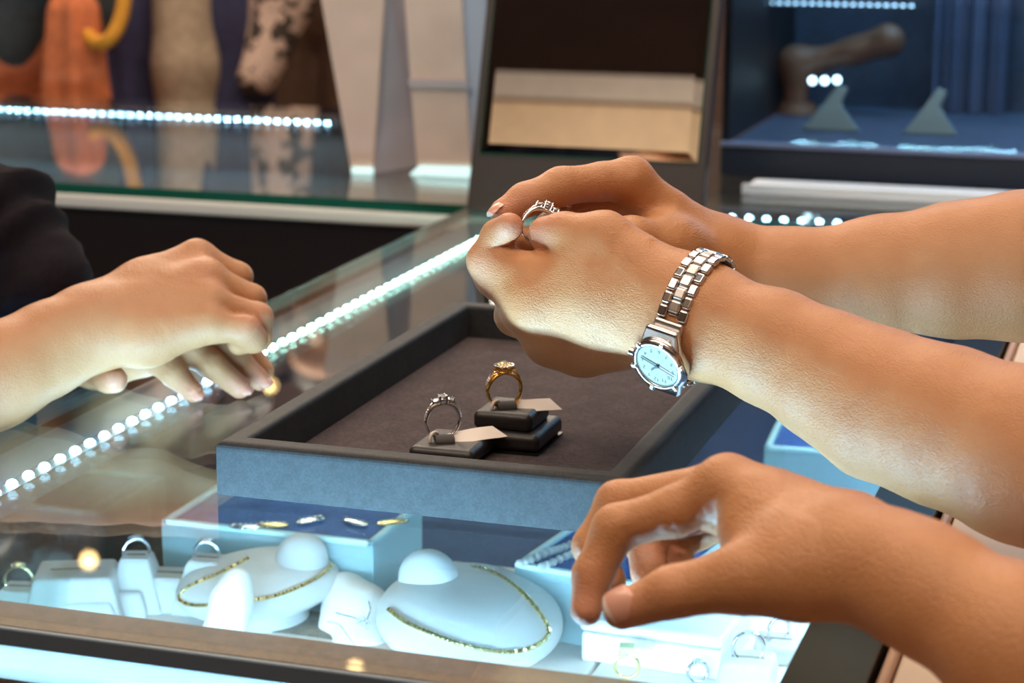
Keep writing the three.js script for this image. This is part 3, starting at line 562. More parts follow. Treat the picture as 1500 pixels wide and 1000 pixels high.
  // the dark sleeve of the far arm, pushed up in folds
  const sleeve = sdfBody({
    cell: 0.0035, baseK: 0.022,
    base: [...chain([-150, 330, 1.36, 60], [-30, 372, 1.33, 50], [42, 428, 1.305, 34], [72, 448, 1.288, 31]), ...chain([-10, 345, 1.32, 48], [22, 372, 1.31, 33])],
    wave: (x, y, z) => 0.003 * Math.sin(150 * (x * 0.75 - y * 0.9) + 7 * noise3(x * 18, y * 18, z * 18, 47)) + 0.004 * (noise3(x * 60, y * 60, z * 60, 48) - 0.5),
  });
  part('sleeve', sleeve, phys(lin(0.011, 0.008, 0.012), 0.9, { map: clothTone, specularIntensity: 0.2 }), customer, 'black sleeve pushed up in folds');
}
// ------------------------------------------------------------------ wristwatch
{
  const t = thing('wristwatch', 'steel wristwatch with white dial and link bracelet on the ring holder\'s wrist', 'watch');
  const a = 0.0303, b = 0.0235, C0 = WRIST_C.clone().addScaledVector(ARM_U, 0.0);
  const at = (th, lift = 0) => { const n = V(0, 0, 0).addScaledVector(ARM_E2, Math.cos(th) / b).addScaledVector(ARM_E1, Math.sin(th) / a).normalize(); return { p: C0.clone().addScaledVector(ARM_E2, b * Math.cos(th)).addScaledVector(ARM_E1, a * Math.sin(th)).addScaledVector(n, lift), n, t: ARM_U.clone().cross(n) }; };
  const TH0 = R(-47);
  const frame = (q, o) => { const y = q.n, x = ARM_U, z = x.clone().cross(y); o.quaternion.setFromRotationMatrix(new THREE.Matrix4().makeBasis(x, y, z)); o.position.copy(q.p); return o; };
  // head of the watch: x along the forearm, y out of the wrist, z around the wrist
  const head = frame(at(TH0, 0.0012), new THREE.Group()); head.updateMatrix();
  const put = (name, g, m, par = t, label) => part(name, g.clone().applyMatrix4(head.matrix), m, par, label);
  const lathe = (pts, seg = 56) => new THREE.LatheGeometry(pts.map(([x, y]) => new THREE.Vector2(x, y)), seg);
  const caseShape = new THREE.Shape(); caseShape.absarc(0, 0, 0.0146, 0, Math.PI * 2);
  put('case', join([lathe([[0.0001, 0], [0.0125, 0], [0.0146, 0.0016], [0.0149, 0.0048], [0.0143, 0.0062], [0.0130, 0.0066], [0.0001, 0.0066]]),
    ...[-1, 1].map((s) => { const g = new RoundedBoxGeometry(0.0205, 0.0048, 0.0120, 4, 0.0020), p = g.attributes.position; for (let i = 0; i < p.count; i++) p.setX(i, p.getX(i) * (1 - 0.16 * (s * p.getZ(i) / 0.006))); g.computeVertexNormals(); g.rotateX(s * 0.28); g.translate(0, 0.0026, s * 0.0128); return g; })]), M.steel, t, 'polished steel case with lugs');
  const bezel = put('bezel', lathe([[0.0112, 0.0066], [0.0114, 0.0079], [0.0122, 0.0084], [0.0138, 0.0078], [0.0144, 0.0064]]), M.steel, t, 'polished raised bezel');
  for (let i = 0; i < 6; i++) { const an = i * Math.PI / 3 + 0.3; put('bezel_tab', new RoundedBoxGeometry(0.0034, 0.0018, 0.0026, 2, 0.0007).translate(0.0134, 0.0080, 0).rotateY(an), M.steel, bezel); }
  put('crown', new THREE.CylinderGeometry(0.0022, 0.0022, 0.0028, 18).rotateZ(Math.PI / 2).translate(-0.0160, 0.0036, 0), M.steel);
  // printed dial
  const cv = document.createElement('canvas'); cv.width = cv.height = 512; const c = cv.getContext('2d');
  c.fillStyle = '#a99d92'; c.fillRect(0, 0, 512, 512); c.translate(256, 256); c.fillStyle = '#2a2624'; c.strokeStyle = '#2a2624'; c.textAlign = 'center'; c.textBaseline = 'middle';
  for (let i = 0; i < 60; i++) { c.save(); c.rotate(i * Math.PI / 30); c.fillRect(-1.5, -246, i % 5 ? 3 : 5, i % 5 ? 12 : 20); c.restore(); }
  c.font = 'bold 62px sans-serif'; for (let i = 1; i <= 12; i++) { const w = i * Math.PI / 6; c.fillText(String(i), Math.sin(w) * 190, -Math.cos(w) * 190); }
  c.font = '22px sans-serif'; c.fillStyle = '#4a423c'; for (let i = 1; i <= 12; i++) { const w = i * Math.PI / 6; c.fillText(String(i + 12), Math.sin(w) * 128, -Math.cos(w) * 128); }
  const dialTex = new THREE.CanvasTexture(cv); dialTex.colorSpace = THREE.SRGBColorSpace; dialTex.needsUpdate = true;
  const TOP12 = R(-6);            // direction of twelve o'clock: round the wrist, towards the hand's little finger
  const dialGeo = new THREE.CircleGeometry(0.0113, 48).rotateX(-Math.PI / 2).rotateY(Math.PI + TOP12).translate(0, 0.00705, 0);
  const dialMat = std(lin(1, 1, 1), 0.5); dialMat.map = dialTex;
  const dial = put('dial', dialGeo, dialMat, t, 'white dial with black numerals');
  const handOf = (name, minutes, len, w, y, m) => put(name, new THREE.BoxGeometry(w, 0.00025, len).translate(0, 0, -len / 2 + 0.0014).rotateY(-minutes / 60 * 2 * Math.PI).rotateY(Math.PI + TOP12).translate(0, y, 0), m, dial);
  const ink = std(lin(0.012, 0.011, 0.011), 0.4);
  handOf('hour_hand', 6.6, 0.0062, 0.0009, 0.0075, ink); handOf('minute_hand', 16.5, 0.0108, 0.0006, 0.0078, ink); handOf('second_hand', 46.5, 0.0112, 0.0003, 0.0080, std(lin(0.45, 0.03, 0.03), 0.4));
  put('hub', new THREE.CylinderGeometry(0.0008, 0.0008, 0.0010, 14).translate(0, 0.0078, 0), ink, dial);
  put('crystal', new THREE.CircleGeometry(0.0114, 40).rotateX(-Math.PI / 2).translate(0, 0.0084, 0), M.clear, t, 'clear watch crystal');
  // end pieces and links
  const side = new RoundedBoxGeometry(0.0049, 0.0028, 0.0060, 3, 0.0012), mid = new RoundedBoxGeometry(0.0058, 0.0030, 0.0060, 3, 0.0012), pin = new RoundedBoxGeometry(0.0056, 0.0022, 0.0022, 2, 0.0008);
  const lenTo = (th, d) => { let acc = 0, x = th; const s = Math.sign(d) * 0.004; while (acc < Math.abs(d)) { acc += Math.abs(s) * Math.hypot(b * Math.sin(x), a * Math.cos(x)); x += s; } return x; };
  for (const dir of [1, -1]) {
    let th = lenTo(TH0, dir * 0.0158);
    frame(at(th, 0.0020), part('end_link', new RoundedBoxGeometry(0.0155, 0.0040, 0.0064, 3, 0.0014), M.steelBrushed, t));
    th = lenTo(th, dir * 0.0064);
    for (let i = 0; i < 10; i++) {
      const shrink = 1 - 0.012 * i;
      for (const s of [-1, 1]) { const o = frame(at(th, 0.0012), part('link', side, M.steel, t)); o.position.addScaledVector(ARM_U, s * 0.00555 * shrink); }
      frame(at(lenTo(th, dir * 0.0031), 0.0013), part('link', mid, M.steelBrushed, t));
      frame(at(lenTo(th, dir * 0.0001), 0.0006), part('link_pin', pin, M.steelDark, t));
      th = lenTo(th, dir * 0.0064);
    }
  }
}
// ------------------------------------------------------------------ rings
const brilliant = (r) => { const g = new THREE.LatheGeometry([[0.0001, -0.62], [1, 0], [0.98, 0.05], [0.62, 0.3], [0.0001, 0.3]].map(([x, y]) => new THREE.Vector2(x * r, y * r)), 8).toNonIndexed(); g.computeVertexNormals(); return g; };
function bandGeo(Rin, prof, seg = 72) {       // prof(angle) -> [radial thickness, half width, x shift]; angle 0 = top of the ring
  const K = 12, ps = [], ix = [];
  for (let i = 0; i <= seg; i++) { const w = i / seg * 2 * Math.PI, [h, hw, sh = 0] = prof(w);
    for (let k = 0; k < K; k++) { const q = k / K * 2 * Math.PI, cr = Math.sign(Math.cos(q)) * Math.pow(Math.abs(Math.cos(q)), 0.6), sr = Math.sign(Math.sin(q)) * Math.pow(Math.abs(Math.sin(q)), 0.6), rad = Rin + h / 2 + cr * h / 2; ps.push(Math.sin(w) * rad, Math.cos(w) * rad, sh + sr * hw); } }
  for (let i = 0; i < seg; i++) for (let k = 0; k < K; k++) { const a = i * K + k, b = i * K + (k + 1) % K, c = a + K, d = b + K; ix.push(a, b, d, a, d, c); }
  const g = new THREE.BufferGeometry(); g.setAttribute('position', new THREE.BufferAttribute(new Float32Array(ps), 3)); g.setIndex(ix); g.computeVertexNormals(); return g;
}
const Rin = 0.0086;
function prongs(r, n, y0, y1, thick, mat, par, x = 0, lean = 0) { for (let i = 0; i < n; i++) { const w = (i + 0.5) / n * 2 * Math.PI; part('prong', new THREE.CapsuleGeometry(thick, y1 - y0, 3, 8).rotateX(0).translate(x + Math.cos(w) * r, (y0 + y1) / 2, Math.sin(w) * r).rotateZ(lean), mat, par); } }
function solitaireRing(label, pos, turn, tilt = 0, metal = M.silver) {            // three-stone ring with split pave shoulders
  const t = thing('ring', label, 'ring', pos); t.rotation.order = 'YXZ'; t.rotation.set(tilt, turn, 0);
  part('band', bandGeo(Rin, (w) => { const q = Math.abs(w > Math.PI ? 2 * Math.PI - w : w); return [0.0013 + 0.0012 * Math.exp(-Math.pow((q - 0.5) / 0.5, 2)), 0.0010 + 0.0006 * Math.exp(-(q * q) / 1.2)]; }), metal, t);
  for (const s of [-1, 1]) { // rising shoulders below the stones
    const cvv = new THREE.CatmullRomCurve3([V(s * Math.sin(1.15) * (Rin + 0.001), Math.cos(1.15) * (Rin + 0.001), 0), V(s * Math.sin(0.7) * (Rin + 0.0024), Math.cos(0.7) * (Rin + 0.0024), 0), V(s * 0.0034, Rin + 0.0030, 0)]);
    part('shoulder', new THREE.TubeGeometry(cvv, 20, 0.0009, 8), metal, t);
    for (let i = 0; i < 7; i++) { const w = s * (0.62 + i * 0.13); const d = part('pave_stone', brilliant(0.0007), M.diamond, t); d.position.set(Math.sin(w) * (Rin + 0.0027 - i * 0.00015), Math.cos(w) * (Rin + 0.0027 - i * 0.00015), 0.0004); d.rotation.z = -w; }
    const st = part('side_stone', brilliant(0.0019), M.diamond, t); st.position.set(s * 0.0041, Rin + 0.0032, 0); st.rotation.z = -s * 0.35;
    part('side_setting', new THREE.TorusGeometry(0.0018, 0.00038, 6, 20).rotateX(Math.PI / 2).rotateZ(-s * 0.35).translate(s * 0.0040, Rin + 0.0028, 0), metal, t);
    prongs(0.0018, 4, Rin + 0.0012, Rin + 0.0036, 0.00032, metal, t, s * 0.0046);
  }
  const st = part('centre_stone', brilliant(0.0027), M.diamond, t); st.position.set(0, Rin + 0.0050, 0);
  part('basket', new THREE.TorusGeometry(0.0022, 0.00042, 6, 24).rotateX(Math.PI / 2).translate(0, Rin + 0.0036, 0), metal, t);
  part('basket', new THREE.TorusGeometry(0.0023, 0.00042, 6, 24, Math.PI).rotateZ(Math.PI).translate(0, Rin + 0.0046, 0.0016), metal, t);
  prongs(0.0025, 4, Rin + 0.0012, Rin + 0.0054, 0.00042, metal, t);
  return t;
}
function haloRing(label, pos, turn) {            // gold band, two-tone halo head
  const t = thing('ring', label, 'ring', pos); t.rotation.y = turn;
  for (const z of [-1, 1]) part('band', bandGeo(Rin, (w) => { const q = Math.abs(w > Math.PI ? 2 * Math.PI - w : w); return [0.0015, 0.0008, z * (0.0004 + 0.0011 * Math.exp(-Math.pow((q - 0.75) / 0.55, 2)))]; }), M.gold, t);
  part('gallery', join([new THREE.TorusGeometry(0.0040, 0.0006, 6, 28).rotateX(Math.PI / 2).translate(0, Rin + 0.0018, 0), ...Array.from({ length: 12 }, (_, i) => new THREE.TorusGeometry(0.0008, 0.0003, 5, 12).translate(0, Rin + 0.0026, 0.0041).rotateY(i * Math.PI / 6))]), M.gold, t, 'gold filigree gallery');
  const head = part('head', new THREE.CylinderGeometry(0.0052, 0.0040, 0.0016, 30).translate(0, Rin + 0.0042, 0), M.gold, t);
  const rim = new THREE.TorusGeometry(0.0050, 0.00055, 6, 30).rotateX(Math.PI / 2).translate(0, Rin + 0.0050, 0); part('rim', rim, M.silver, head);
  for (let i = 0; i < 18; i++) { const w = i / 18 * 2 * Math.PI, d = part('halo_stone', brilliant(0.00085), M.diamond, t); d.position.set(Math.cos(w) * 0.0050, Rin + 0.0053, Math.sin(w) * 0.0050); }
  for (let i = 0; i < 9; i++) { const w = i / 9 * 2 * Math.PI, d = part('halo_stone', brilliant(0.00085), M.diamond, t); d.position.set(Math.cos(w) * 0.0030, Rin + 0.0060, Math.sin(w) * 0.0030); }
  const c = part('centre_stone', brilliant(0.0020), M.diamond, t); c.position.set(0, Rin + 0.0068, 0);
  for (const s of [-1, 1]) for (let i = 0; i < 8; i++) for (const z of [-1, 1]) { const w = s * (0.50 + i * 0.10), d = part('pave_stone', brilliant(0.00062), M.diamond, t); d.position.set(Math.sin(w) * (Rin + 0.0021 + 0.0016 * Math.exp(-i / 3)), Math.cos(w) * (Rin + 0.0021 + 0.0016 * Math.exp(-i / 3)), z * (0.0012 - 0.00006 * i)); d.rotation.z = -w; }
  for (const s of [-1, 1]) { const cvv = new THREE.CatmullRomCurve3([V(s * Math.sin(1.2) * (Rin + 0.001), Math.cos(1.2) * (Rin + 0.001), 0), V(s * Math.sin(0.75) * (Rin + 0.0024), Math.cos(0.75) * (Rin + 0.0024), 0), V(s * 0.0046, Rin + 0.0042, 0)]); part('shoulder', new THREE.TubeGeometry(cvv, 20, 0.0008, 8), M.gold, t); }
  return t;
}
// ------------------------------------------------------------------ the tray and what stands in it
const TX0 = -0.451, TX1 = -0.236, TZ0 = -1.247, TZ1 = -0.889, TH = 0.028, TW = 0.0135;
{
  const t = thing('jewellery_tray', 'open rectangular dark leatherette tray lined with brown felt', 'tray', V(0, H, 0));
  part('base', bx(TX0 + 0.002, TX1 - 0.002, 0.0, 0.005, TZ0 + 0.002, TZ1 - 0.002, 0.001), M.trayOut, t);
  part('lining', bx(TX0 + TW, TX1 - TW, 0.005, 0.0066, TZ0 + TW, TZ1 - TW), M.felt, t, 'brown felt lining');
  // walls with rounded top edges, mitred at the corners
  const wall = (len) => { const s = new THREE.Shape(), r = 0.0045; s.moveTo(0, 0); s.lineTo(TW, 0); s.lineTo(TW, TH - 0.003); s.quadraticCurveTo(TW, TH, TW - 0.003, TH); s.lineTo(r, TH); s.quadraticCurveTo(0, TH, 0, TH - r); s.lineTo(0, 0);
    const g = new THREE.ExtrudeGeometry(s, { depth: len, bevelEnabled: false, curveSegments: 6 }); const p = g.attributes.position;
    for (let i = 0; i < p.count; i++) { const x = p.getX(i), z = p.getZ(i); p.setZ(i, z < len / 2 ? x : len - x); } g.computeVertexNormals(); return boxUV(g); };
  const long = TZ1 - TZ0, wide = TX1 - TX0;
  const L = part('wall', wall(long), M.trayOut, t); L.position.set(TX0, 0.0, TZ0);
  const Rr = part('wall', wall(long), M.trayOut, t); Rr.position.set(TX1, 0.0, TZ1); Rr.rotation.y = Math.PI;
  const Fr = part('wall', wall(wide), M.trayOut, t); Fr.position.set(TX0, 0.0, TZ1); Fr.rotation.y = Math.PI / 2;
  const B = part('wall', wall(wide), M.trayOut, t); B.position.set(TX1, 0.0, TZ0); B.rotation.y = -Math.PI / 2;
}
const DECK = H + 0.0066;
function pillow(w, h, d, r = 0.0035) {              // a soft padded block
  const g = new RoundedBoxGeometry(w, h, d, 6, r), p = g.attributes.position;
  for (let i = 0; i < p.count; i++) { const x = p.getX(i) / (w / 2), z = p.getZ(i) / (d / 2), y = p.getY(i); if (y > 0) p.setY(i, y + 0.0016 * (1 - x * x) * (1 - z * z)); }
  g.computeVertexNormals(); return boxUV(g);
}
function tagPaper(label, a, b, w, drop) {           // a price tag: thin bent paper strip from a to b
  const d = b.clone().sub(a), L = d.length(), g = new THREE.BoxGeometry(L, 0.0003, w, 14, 1, 1), p = g.attributes.position;
  for (let i = 0; i < p.count; i++) { const u = p.getX(i) / L + 0.5; p.setY(i, p.getY(i) + drop * Math.sin(u * Math.PI)); if (u > 0.95) p.setX(i, p.getX(i) + (p.getZ(i) > 0 ? 0.0035 : -0.0015)); }
  g.computeVertexNormals(); const o = thing('price_tag', label, 'price tag', a.clone().add(b).multiplyScalar(0.5)); const m = part('paper', g, M.paper, o);
  m.quaternion.setFromUnitVectors(V(1, 0, 0), d.clone().normalize()); m.rotateX(R(26));
  return o;
}
{
  // two-tier pad under the gold ring
  const up2 = 0.0066 + 0.0085 + 0.0095 + 0.0015, g2 = G(741, 598, up2);
  const t = thing('ring_pad', 'two-tier black leather ring pad under the gold ring', 'ring stand', V(g2.x + 0.006, DECK, g2.z - 0.004));
  part('base_plate', bx(-0.018, 0.018, 0, 0.0012, -0.023, 0.023), M.blackGloss, t);
  part('lower_cushion', pillow(0.0365, 0.0095, 0.046).translate(0, 0.0060, 0), M.padLeather, t);
  part('upper_cushion', pillow(0.033, 0.0100, 0.035).translate(-0.004, 0.0152, 0.000), M.padLeather, t);
  part('strap', new THREE.CylinderGeometry(0.0052, 0.0052, 0.010, 20, 1, false).rotateZ(Math.PI / 2).rotateY(0.5).scale(1, 0.62, 1).translate(-0.0055, 0.0206, 0.005), M.strap, t, 'grey felt band');
  haloRing('gold ring with a pave diamond halo standing on the two-tier pad', g2.clone().add(V(-0.0005, 0.0105, 0.001)), R(36));
  const a = g2.clone().add(V(0.002, 0.0005, 0.002)), b = G(812, 592, up2 + 0.002);
  tagPaper('white paper price tag lying behind the gold ring', a, b, 0.0100, 0.0008);
  single('tag_loop', new THREE.TorusGeometry(0.0034, 0.0009, 8, 24).rotateY(1.2).translate(g2.x - 0.004, g2.y + 0.0015, g2.z + 0.0045), M.paper, 'white paper loop around the foot of the gold ring', 'tag loop');
  // single pad under the silver ring
  const up1 = 0.0066 + 0.0098, g1 = G(651, 644, up1);
  const s = thing('ring_pad', 'low black leather ring pad under the silver ring, behind the tray front', 'ring stand', V(g1.x + 0.004, DECK, g1.z - 0.002));
  part('base_plate', bx(-0.017, 0.017, 0, 0.0012, -0.019, 0.019), M.blackGloss, s);
  part('cushion', pillow(0.036, 0.0085, 0.040).translate(0, 0.0055, 0), M.padLeather, s);
  part('strap', new THREE.CylinderGeometry(0.0052, 0.0052, 0.010, 20).rotateZ(Math.PI / 2).rotateY(0.5).scale(1, 0.62, 1).translate(-0.003, 0.0103, 0.005), M.strap, s, 'grey felt band');
  solitaireRing('silver three-stone diamond ring standing on the low pad', g1.clone().add(V(-0.0005, 0.0105, 0.001)), R(40));
  const a1 = g1.clone().add(V(0.003, 0.0005, 0.002)), b1 = G(730, 632, up1 + 0.0025);
  tagPaper('white paper price tag lying behind the silver ring', a1, b1, 0.0100, 0.0008);
  single('tag_loop', new THREE.TorusGeometry(0.0034, 0.0009, 8, 24).rotateY(1.2).translate(g1.x - 0.004, g1.y + 0.0015, g1.z + 0.0045), M.paper, 'white paper loop around the foot of the silver ring', 'tag loop');
}
// the ring between the fingers
{
  const r = solitaireRing('silver diamond ring pinched between the fingertips of both hands', P(791, 333, 0.9985 * 1.03), R(18.26), R(-8));
  r.rotation.set(R(-25), R(32), R(-26));
}
// ------------------------------------------------------------------ inside the case
const W = (px, py, z) => { const d = V(0, 0, 0).addScaledVector(CR, (px - 750) / FOCAL).addScaledVector(CU, (500 - py) / FOCAL).add(CF); return camera.position.clone().addScaledVector(d, (z - camera.position.z) / d.z); };   // seen at a pixel, on an upright plane
const ray = new THREE.Raycaster();
function onto(mesh, px, py, lift) { mesh.updateMatrixWorld(true); const d = P(px, py, 1).sub(camera.position).normalize(); ray.set(camera.position, d); const h = ray.intersectObject(mesh, false)[0]; return h ? h.point.addScaledVector(d, -lift) : null; }
const PLAT = FLOOR + 0.010;
{
  const t = thing('display_board', 'low white display board under the necklace busts on the navy velvet', 'display board', V(0, FLOOR, 0));
  part('board', bx(-0.617, -0.30, 0.0, 0.010, -1.205, -1.0, 0.002), M.white, t);
  part('inset', (() => { const a = G(385, 905, -0.1395), b = G(470, 925, -0.1395); return bx(a.x, b.x + 0.02, 0.0102, 0.0108, a.z - 0.02, b.z + 0.01); })(), M.taupe, t, 'taupe inset mat');
  const u = thing('display_board', 'low white display board under the ring box beside the black rim', 'display board', V(0, FLOOR, 0));
  part('board', bx(-0.298, -0.118, 0.0, 0.010, -1.205, -0.97, 0.002), M.white, u);
}
// necklace busts
function bust(label, bones, k, wave) { const o = thing('necklace_bust', label, 'display bust'); return part('form', sdfBody({ cell: 0.0022, baseK: k, base: bones, wave }), M.white, o); }
function necklace(label, mesh, pts, r, mat, closed, category = 'necklace') {
  const q = []; let last = null;
  for (const [x, y, f = 1.25] of pts) { const h = onto(mesh, x, y, r * 0.7); if (h) { q.push(h); last = h; } else if (last) { const d = last.clone().sub(camera.position).dot(CF); q.push(P(x, y, d)); } else q.push(P(x, y, f)); }
  const cv = new THREE.CatmullRomCurve3(q, closed), L = cv.getLength(), n = Math.floor(L / (r * 1.7)), beads = [new THREE.TubeGeometry(cv, 160, r * 0.6, 6, closed)];
  for (let i = 0; i < n; i++) { const p = cv.getPointAt(i / n); beads.push(new THREE.OctahedronGeometry(r * 1.15, 0).rotateY(i * 0.7).translate(p.x, p.y, p.z)); }
  return single('necklace', join(beads), mat, label, category);
}
{
  // a domed oval chest plate with a neck stub and a foot
  const oval = (label, c, u0, u1, v0, v1, thick, neckAt, neckR) => {
    const o = thing('necklace_bust', label, 'display bust'), U = P(...u1).sub(P(...u0)), W2 = P(...v1).sub(P(...v0)), a = U.length() / 2, b = W2.length() / 2, x = U.normalize(), n = x.clone().cross(W2).normalize(); if (n.y < 0) n.negate(); const z = x.clone().cross(n).normalize(), ce = P(...c);
    const plate = new THREE.SphereGeometry(1, 64, 40), p = plate.attributes.position;
    for (let i = 0; i < p.count; i++) { const q = V(p.getX(i), p.getY(i), p.getZ(i)), r = Math.hypot(q.x, q.z), k = r > 1e-6 ? Math.pow(r, 0.72) / r : 1; q.x *= k; q.z *= k; const w = ce.clone().addScaledVector(x, q.x * a).addScaledVector(z, q.z * b).addScaledVector(n, q.y * thick); p.setXYZ(i, w.x, w.y, w.z); }
    plate.computeVertexNormals();
    const np = P(...neckAt), neck = new THREE.SphereGeometry(1, 40, 28), m = neck.attributes.position;
    for (let i = 0; i < m.count; i++) { const y = m.getY(i); const w = np.clone().addScaledVector(x, m.getX(i) * neckR).addScaledVector(z, m.getZ(i) * neckR * 0.85).addScaledVector(n, (y > 0 ? y : y * 1.3) * neckR); m.setXYZ(i, w.x, w.y, w.z); } neck.computeVertexNormals();
    const h = ce.y - PLAT, foot = new THREE.CylinderGeometry(a * 0.55, a * 0.62, h, 36).translate(ce.x, PLAT + h / 2, ce.z);
    part('foot', foot, M.white, o);
    return part('form', join([plate, neck]), M.white, o);
  };
  const big = oval('large white necklace bust with a domed neck, in the middle of the case', [688, 905, 1.188], [562, 878, 1.20], [822, 938, 1.172], [700, 832, 1.245], [678, 975, 1.145], 0.017, [628, 848, 1.205], 0.0185);
  necklace('gold rope necklace around the large middle bust', big, [[570, 893, 1.19], [594, 911], [630, 927], [673, 943], [707, 951], [747, 955], [777, 949], [800, 934], [804, 922], [792, 899], [770, 872], [741, 848], [712, 834], [690, 829]], 0.0017, M.paleGold, false);
  const left = oval('white necklace bust with its neck turned away, beside the leaf stand', [378, 856, 1.248], [254, 880, 1.232], [494, 840, 1.256], [372, 812, 1.282], [384, 900, 1.222], 0.014, [442, 818, 1.252], 0.0165);
  necklace('gold necklace around the bust beside the leaf stand', left, [[362, 818, 1.31], [320, 840, 1.30], [275, 860, 1.29], [262, 874, 1.28], [275, 885, 1.275], [310, 886], [355, 880], [398, 874], [446, 856], [478, 836], [487, 826]], 0.0015, M.paleGold, false);
  const small = bust('small white pendant bust between the two necklace busts', [...chain([500, 868, 1.255, 8], [528, 900, 1.24, 14]), ...chain([528, 900, 1.24, 14], [512, 950, 1.215, 12]), ...chain([528, 900, 1.24, 14], [548, 950, 1.215, 10]), ...chain([500, 866, 1.255, 7], [488, 920, 1.235, 8]), ...chain([512, 866, 1.255, 7], [545, 905, 1.235, 9])], 0.014);
  necklace('fine silver chain on the small pendant bust', small, [[492, 897], [505, 901], [520, 905], [532, 912], [542, 895], [540, 880]], 0.0005, M.silver, false);
  necklace('second fine silver chain low on the small pendant bust', small, [[480, 910], [497, 915], [510, 932], [524, 950]], 0.0004, M.silver, false);
  const pd = onto(small, 532, 914, 0.0015) ?? P(532, 914, 1.22); single('pendant', join([brilliant(0.0028).rotateX(1.0).translate(pd.x, pd.y, pd.z), ...Array.from({ length: 8 }, (_, i) => brilliant(0.001).rotateX(1.0).translate(pd.x + Math.cos(i * 0.785) * 0.0036, pd.y + Math.sin(i * 0.785) * 0.0036, pd.z))]), M.diamond, 'round diamond pendant on the small pendant bust', 'pendant');
  const leaf = bust('upright white leaf-shaped earring stand leaning before the turned bust', [...chain([350, 848, 1.195, 5], [338, 880, 1.19, 9.5]), ...chain([338, 880, 1.19, 9.5], [318, 928, 1.175, 9.5]), ...chain([346, 852, 1.195, 5], [346, 918, 1.18, 5.5])], 0.012); leaf.parent.name = 'earring_stand'; leaf.parent.userData.category = 'earring stand';
}
// white ring stands of the left group: tapered blocks
function taperBlock(w, d, h, top) { const g = new RoundedBoxGeometry(w, h, d, 3, 0.003), p = g.attributes.position; for (let i = 0; i < p.count; i++) { const k = p.getY(i) / h + 0.5, s = 1 + (top - 1) * k; p.setX(i, p.getX(i) * s); p.setZ(i, p.getZ(i) * s); } g.translate(0, h / 2, 0); g.computeVertexNormals(); return g; }
function ringStand(label, px, py, up, w, d, turn, top) {       // its top centre is seen at px, py at the given height over the board
  const p = G(px, py, -0.14 + up), t = thing('ring_stand', label, 'ring stand', V(p.x, PLAT, p.z), turn, 'white ring stands');
  part('block', taperBlock(w, d, up, top), M.white, t); part('slot', bx(-w * top * 0.32, w * top * 0.32, up - 0.0008, up + 0.0004, -0.0012, 0.0012), M.taupe, t);
  return V(p.x, PLAT + up, p.z);
}
function smallRing(label, pos, turn, metal, stone, r = 0.0085, sr = 0.003, square = false) {
  const t = thing('ring', label, 'ring', pos, turn, 'rings inside the case');
  part('band', new THREE.TorusGeometry(r, 0.0011, 8, 32).translate(0, r, 0), metal, t);
  const s = part('stone', square ? new RoundedBoxGeometry(sr * 2.4, sr * 2.2, sr * 2.2, 2, 0.0006) : brilliant(sr), stone, t); s.position.set(0, 2 * r + sr * 0.5, 0);
  for (let i = 0; i < 8; i++) { const d = part('accent_stone', brilliant(0.0009), M.diamond, t); d.position.set(Math.cos(i * 0.785) * (sr + 0.0008), 2 * r + sr * 0.4, Math.sin(i * 0.785) * (sr + 0.0008)); }
  return t;
}
{
  const w1 = ringStand('broad white wedge stand at the edge of the case by the side pane', 110, 833, 0.030, 0.062, 0.05, 0.4, 0.75);
  const w2 = ringStand('tapered white stand under the crystal ring, nearer the side pane', 200, 812, 0.034, 0.036, 0.036, 0.3, 0.5);
  const w3 = ringStand('tapered white stand under the crystal ring, nearer the turned bust', 303, 816, 0.034, 0.040, 0.036, 0.1, 0.5);
  const w4 = ringStand('low white stand under the gold ring by the side pane', 28, 858, 0.022, 0.034, 0.034, 0.2, 0.6);
  ringStand('low white stand before the broad wedge stand', 135, 872, 0.016, 0.04, 0.04, 0.3, 0.7);
  ringStand('low white stand tucked between the two tapered stands', 250, 838, 0.022, 0.04, 0.034, 0.2, 0.7);
  ringStand('low white stand between the broad wedge and the square gold ring', 178, 858, 0.016, 0.036, 0.034, 0.35, 0.75);
  smallRing('crystal ring on the tapered stand nearer the side pane', w2.clone().add(V(0, -0.006, 0)), 0.6, M.silver, M.diamond, 0.008, 0.0034);
  smallRing('crystal ring on the tapered stand nearer the turned bust', w3.clone().add(V(0, -0.006, 0)), 0.2, M.silver, M.diamond, 0.008, 0.0034);
  smallRing('gold ring with a pale stone by the side pane', w4.clone().add(V(0, -0.005, 0)), 0.3, M.paleGold, M.citrine, 0.0088, 0.0032);
  smallRing('silver ring before the broad wedge stand', G(120, 872, -0.13), 0.8, M.silver, M.diamond, 0.0075, 0.0025);
  smallRing('small silver ring low by the brown rim strip', G(150, 893, -0.139), -0.4, M.silver, M.diamond, 0.006, 0.002);
  smallRing('square gold cocktail ring before the turned bust', G(204, 884, -0.139), 0.35, M.paleGold, M.citrine, 0.0062, 0.0052, true);
}
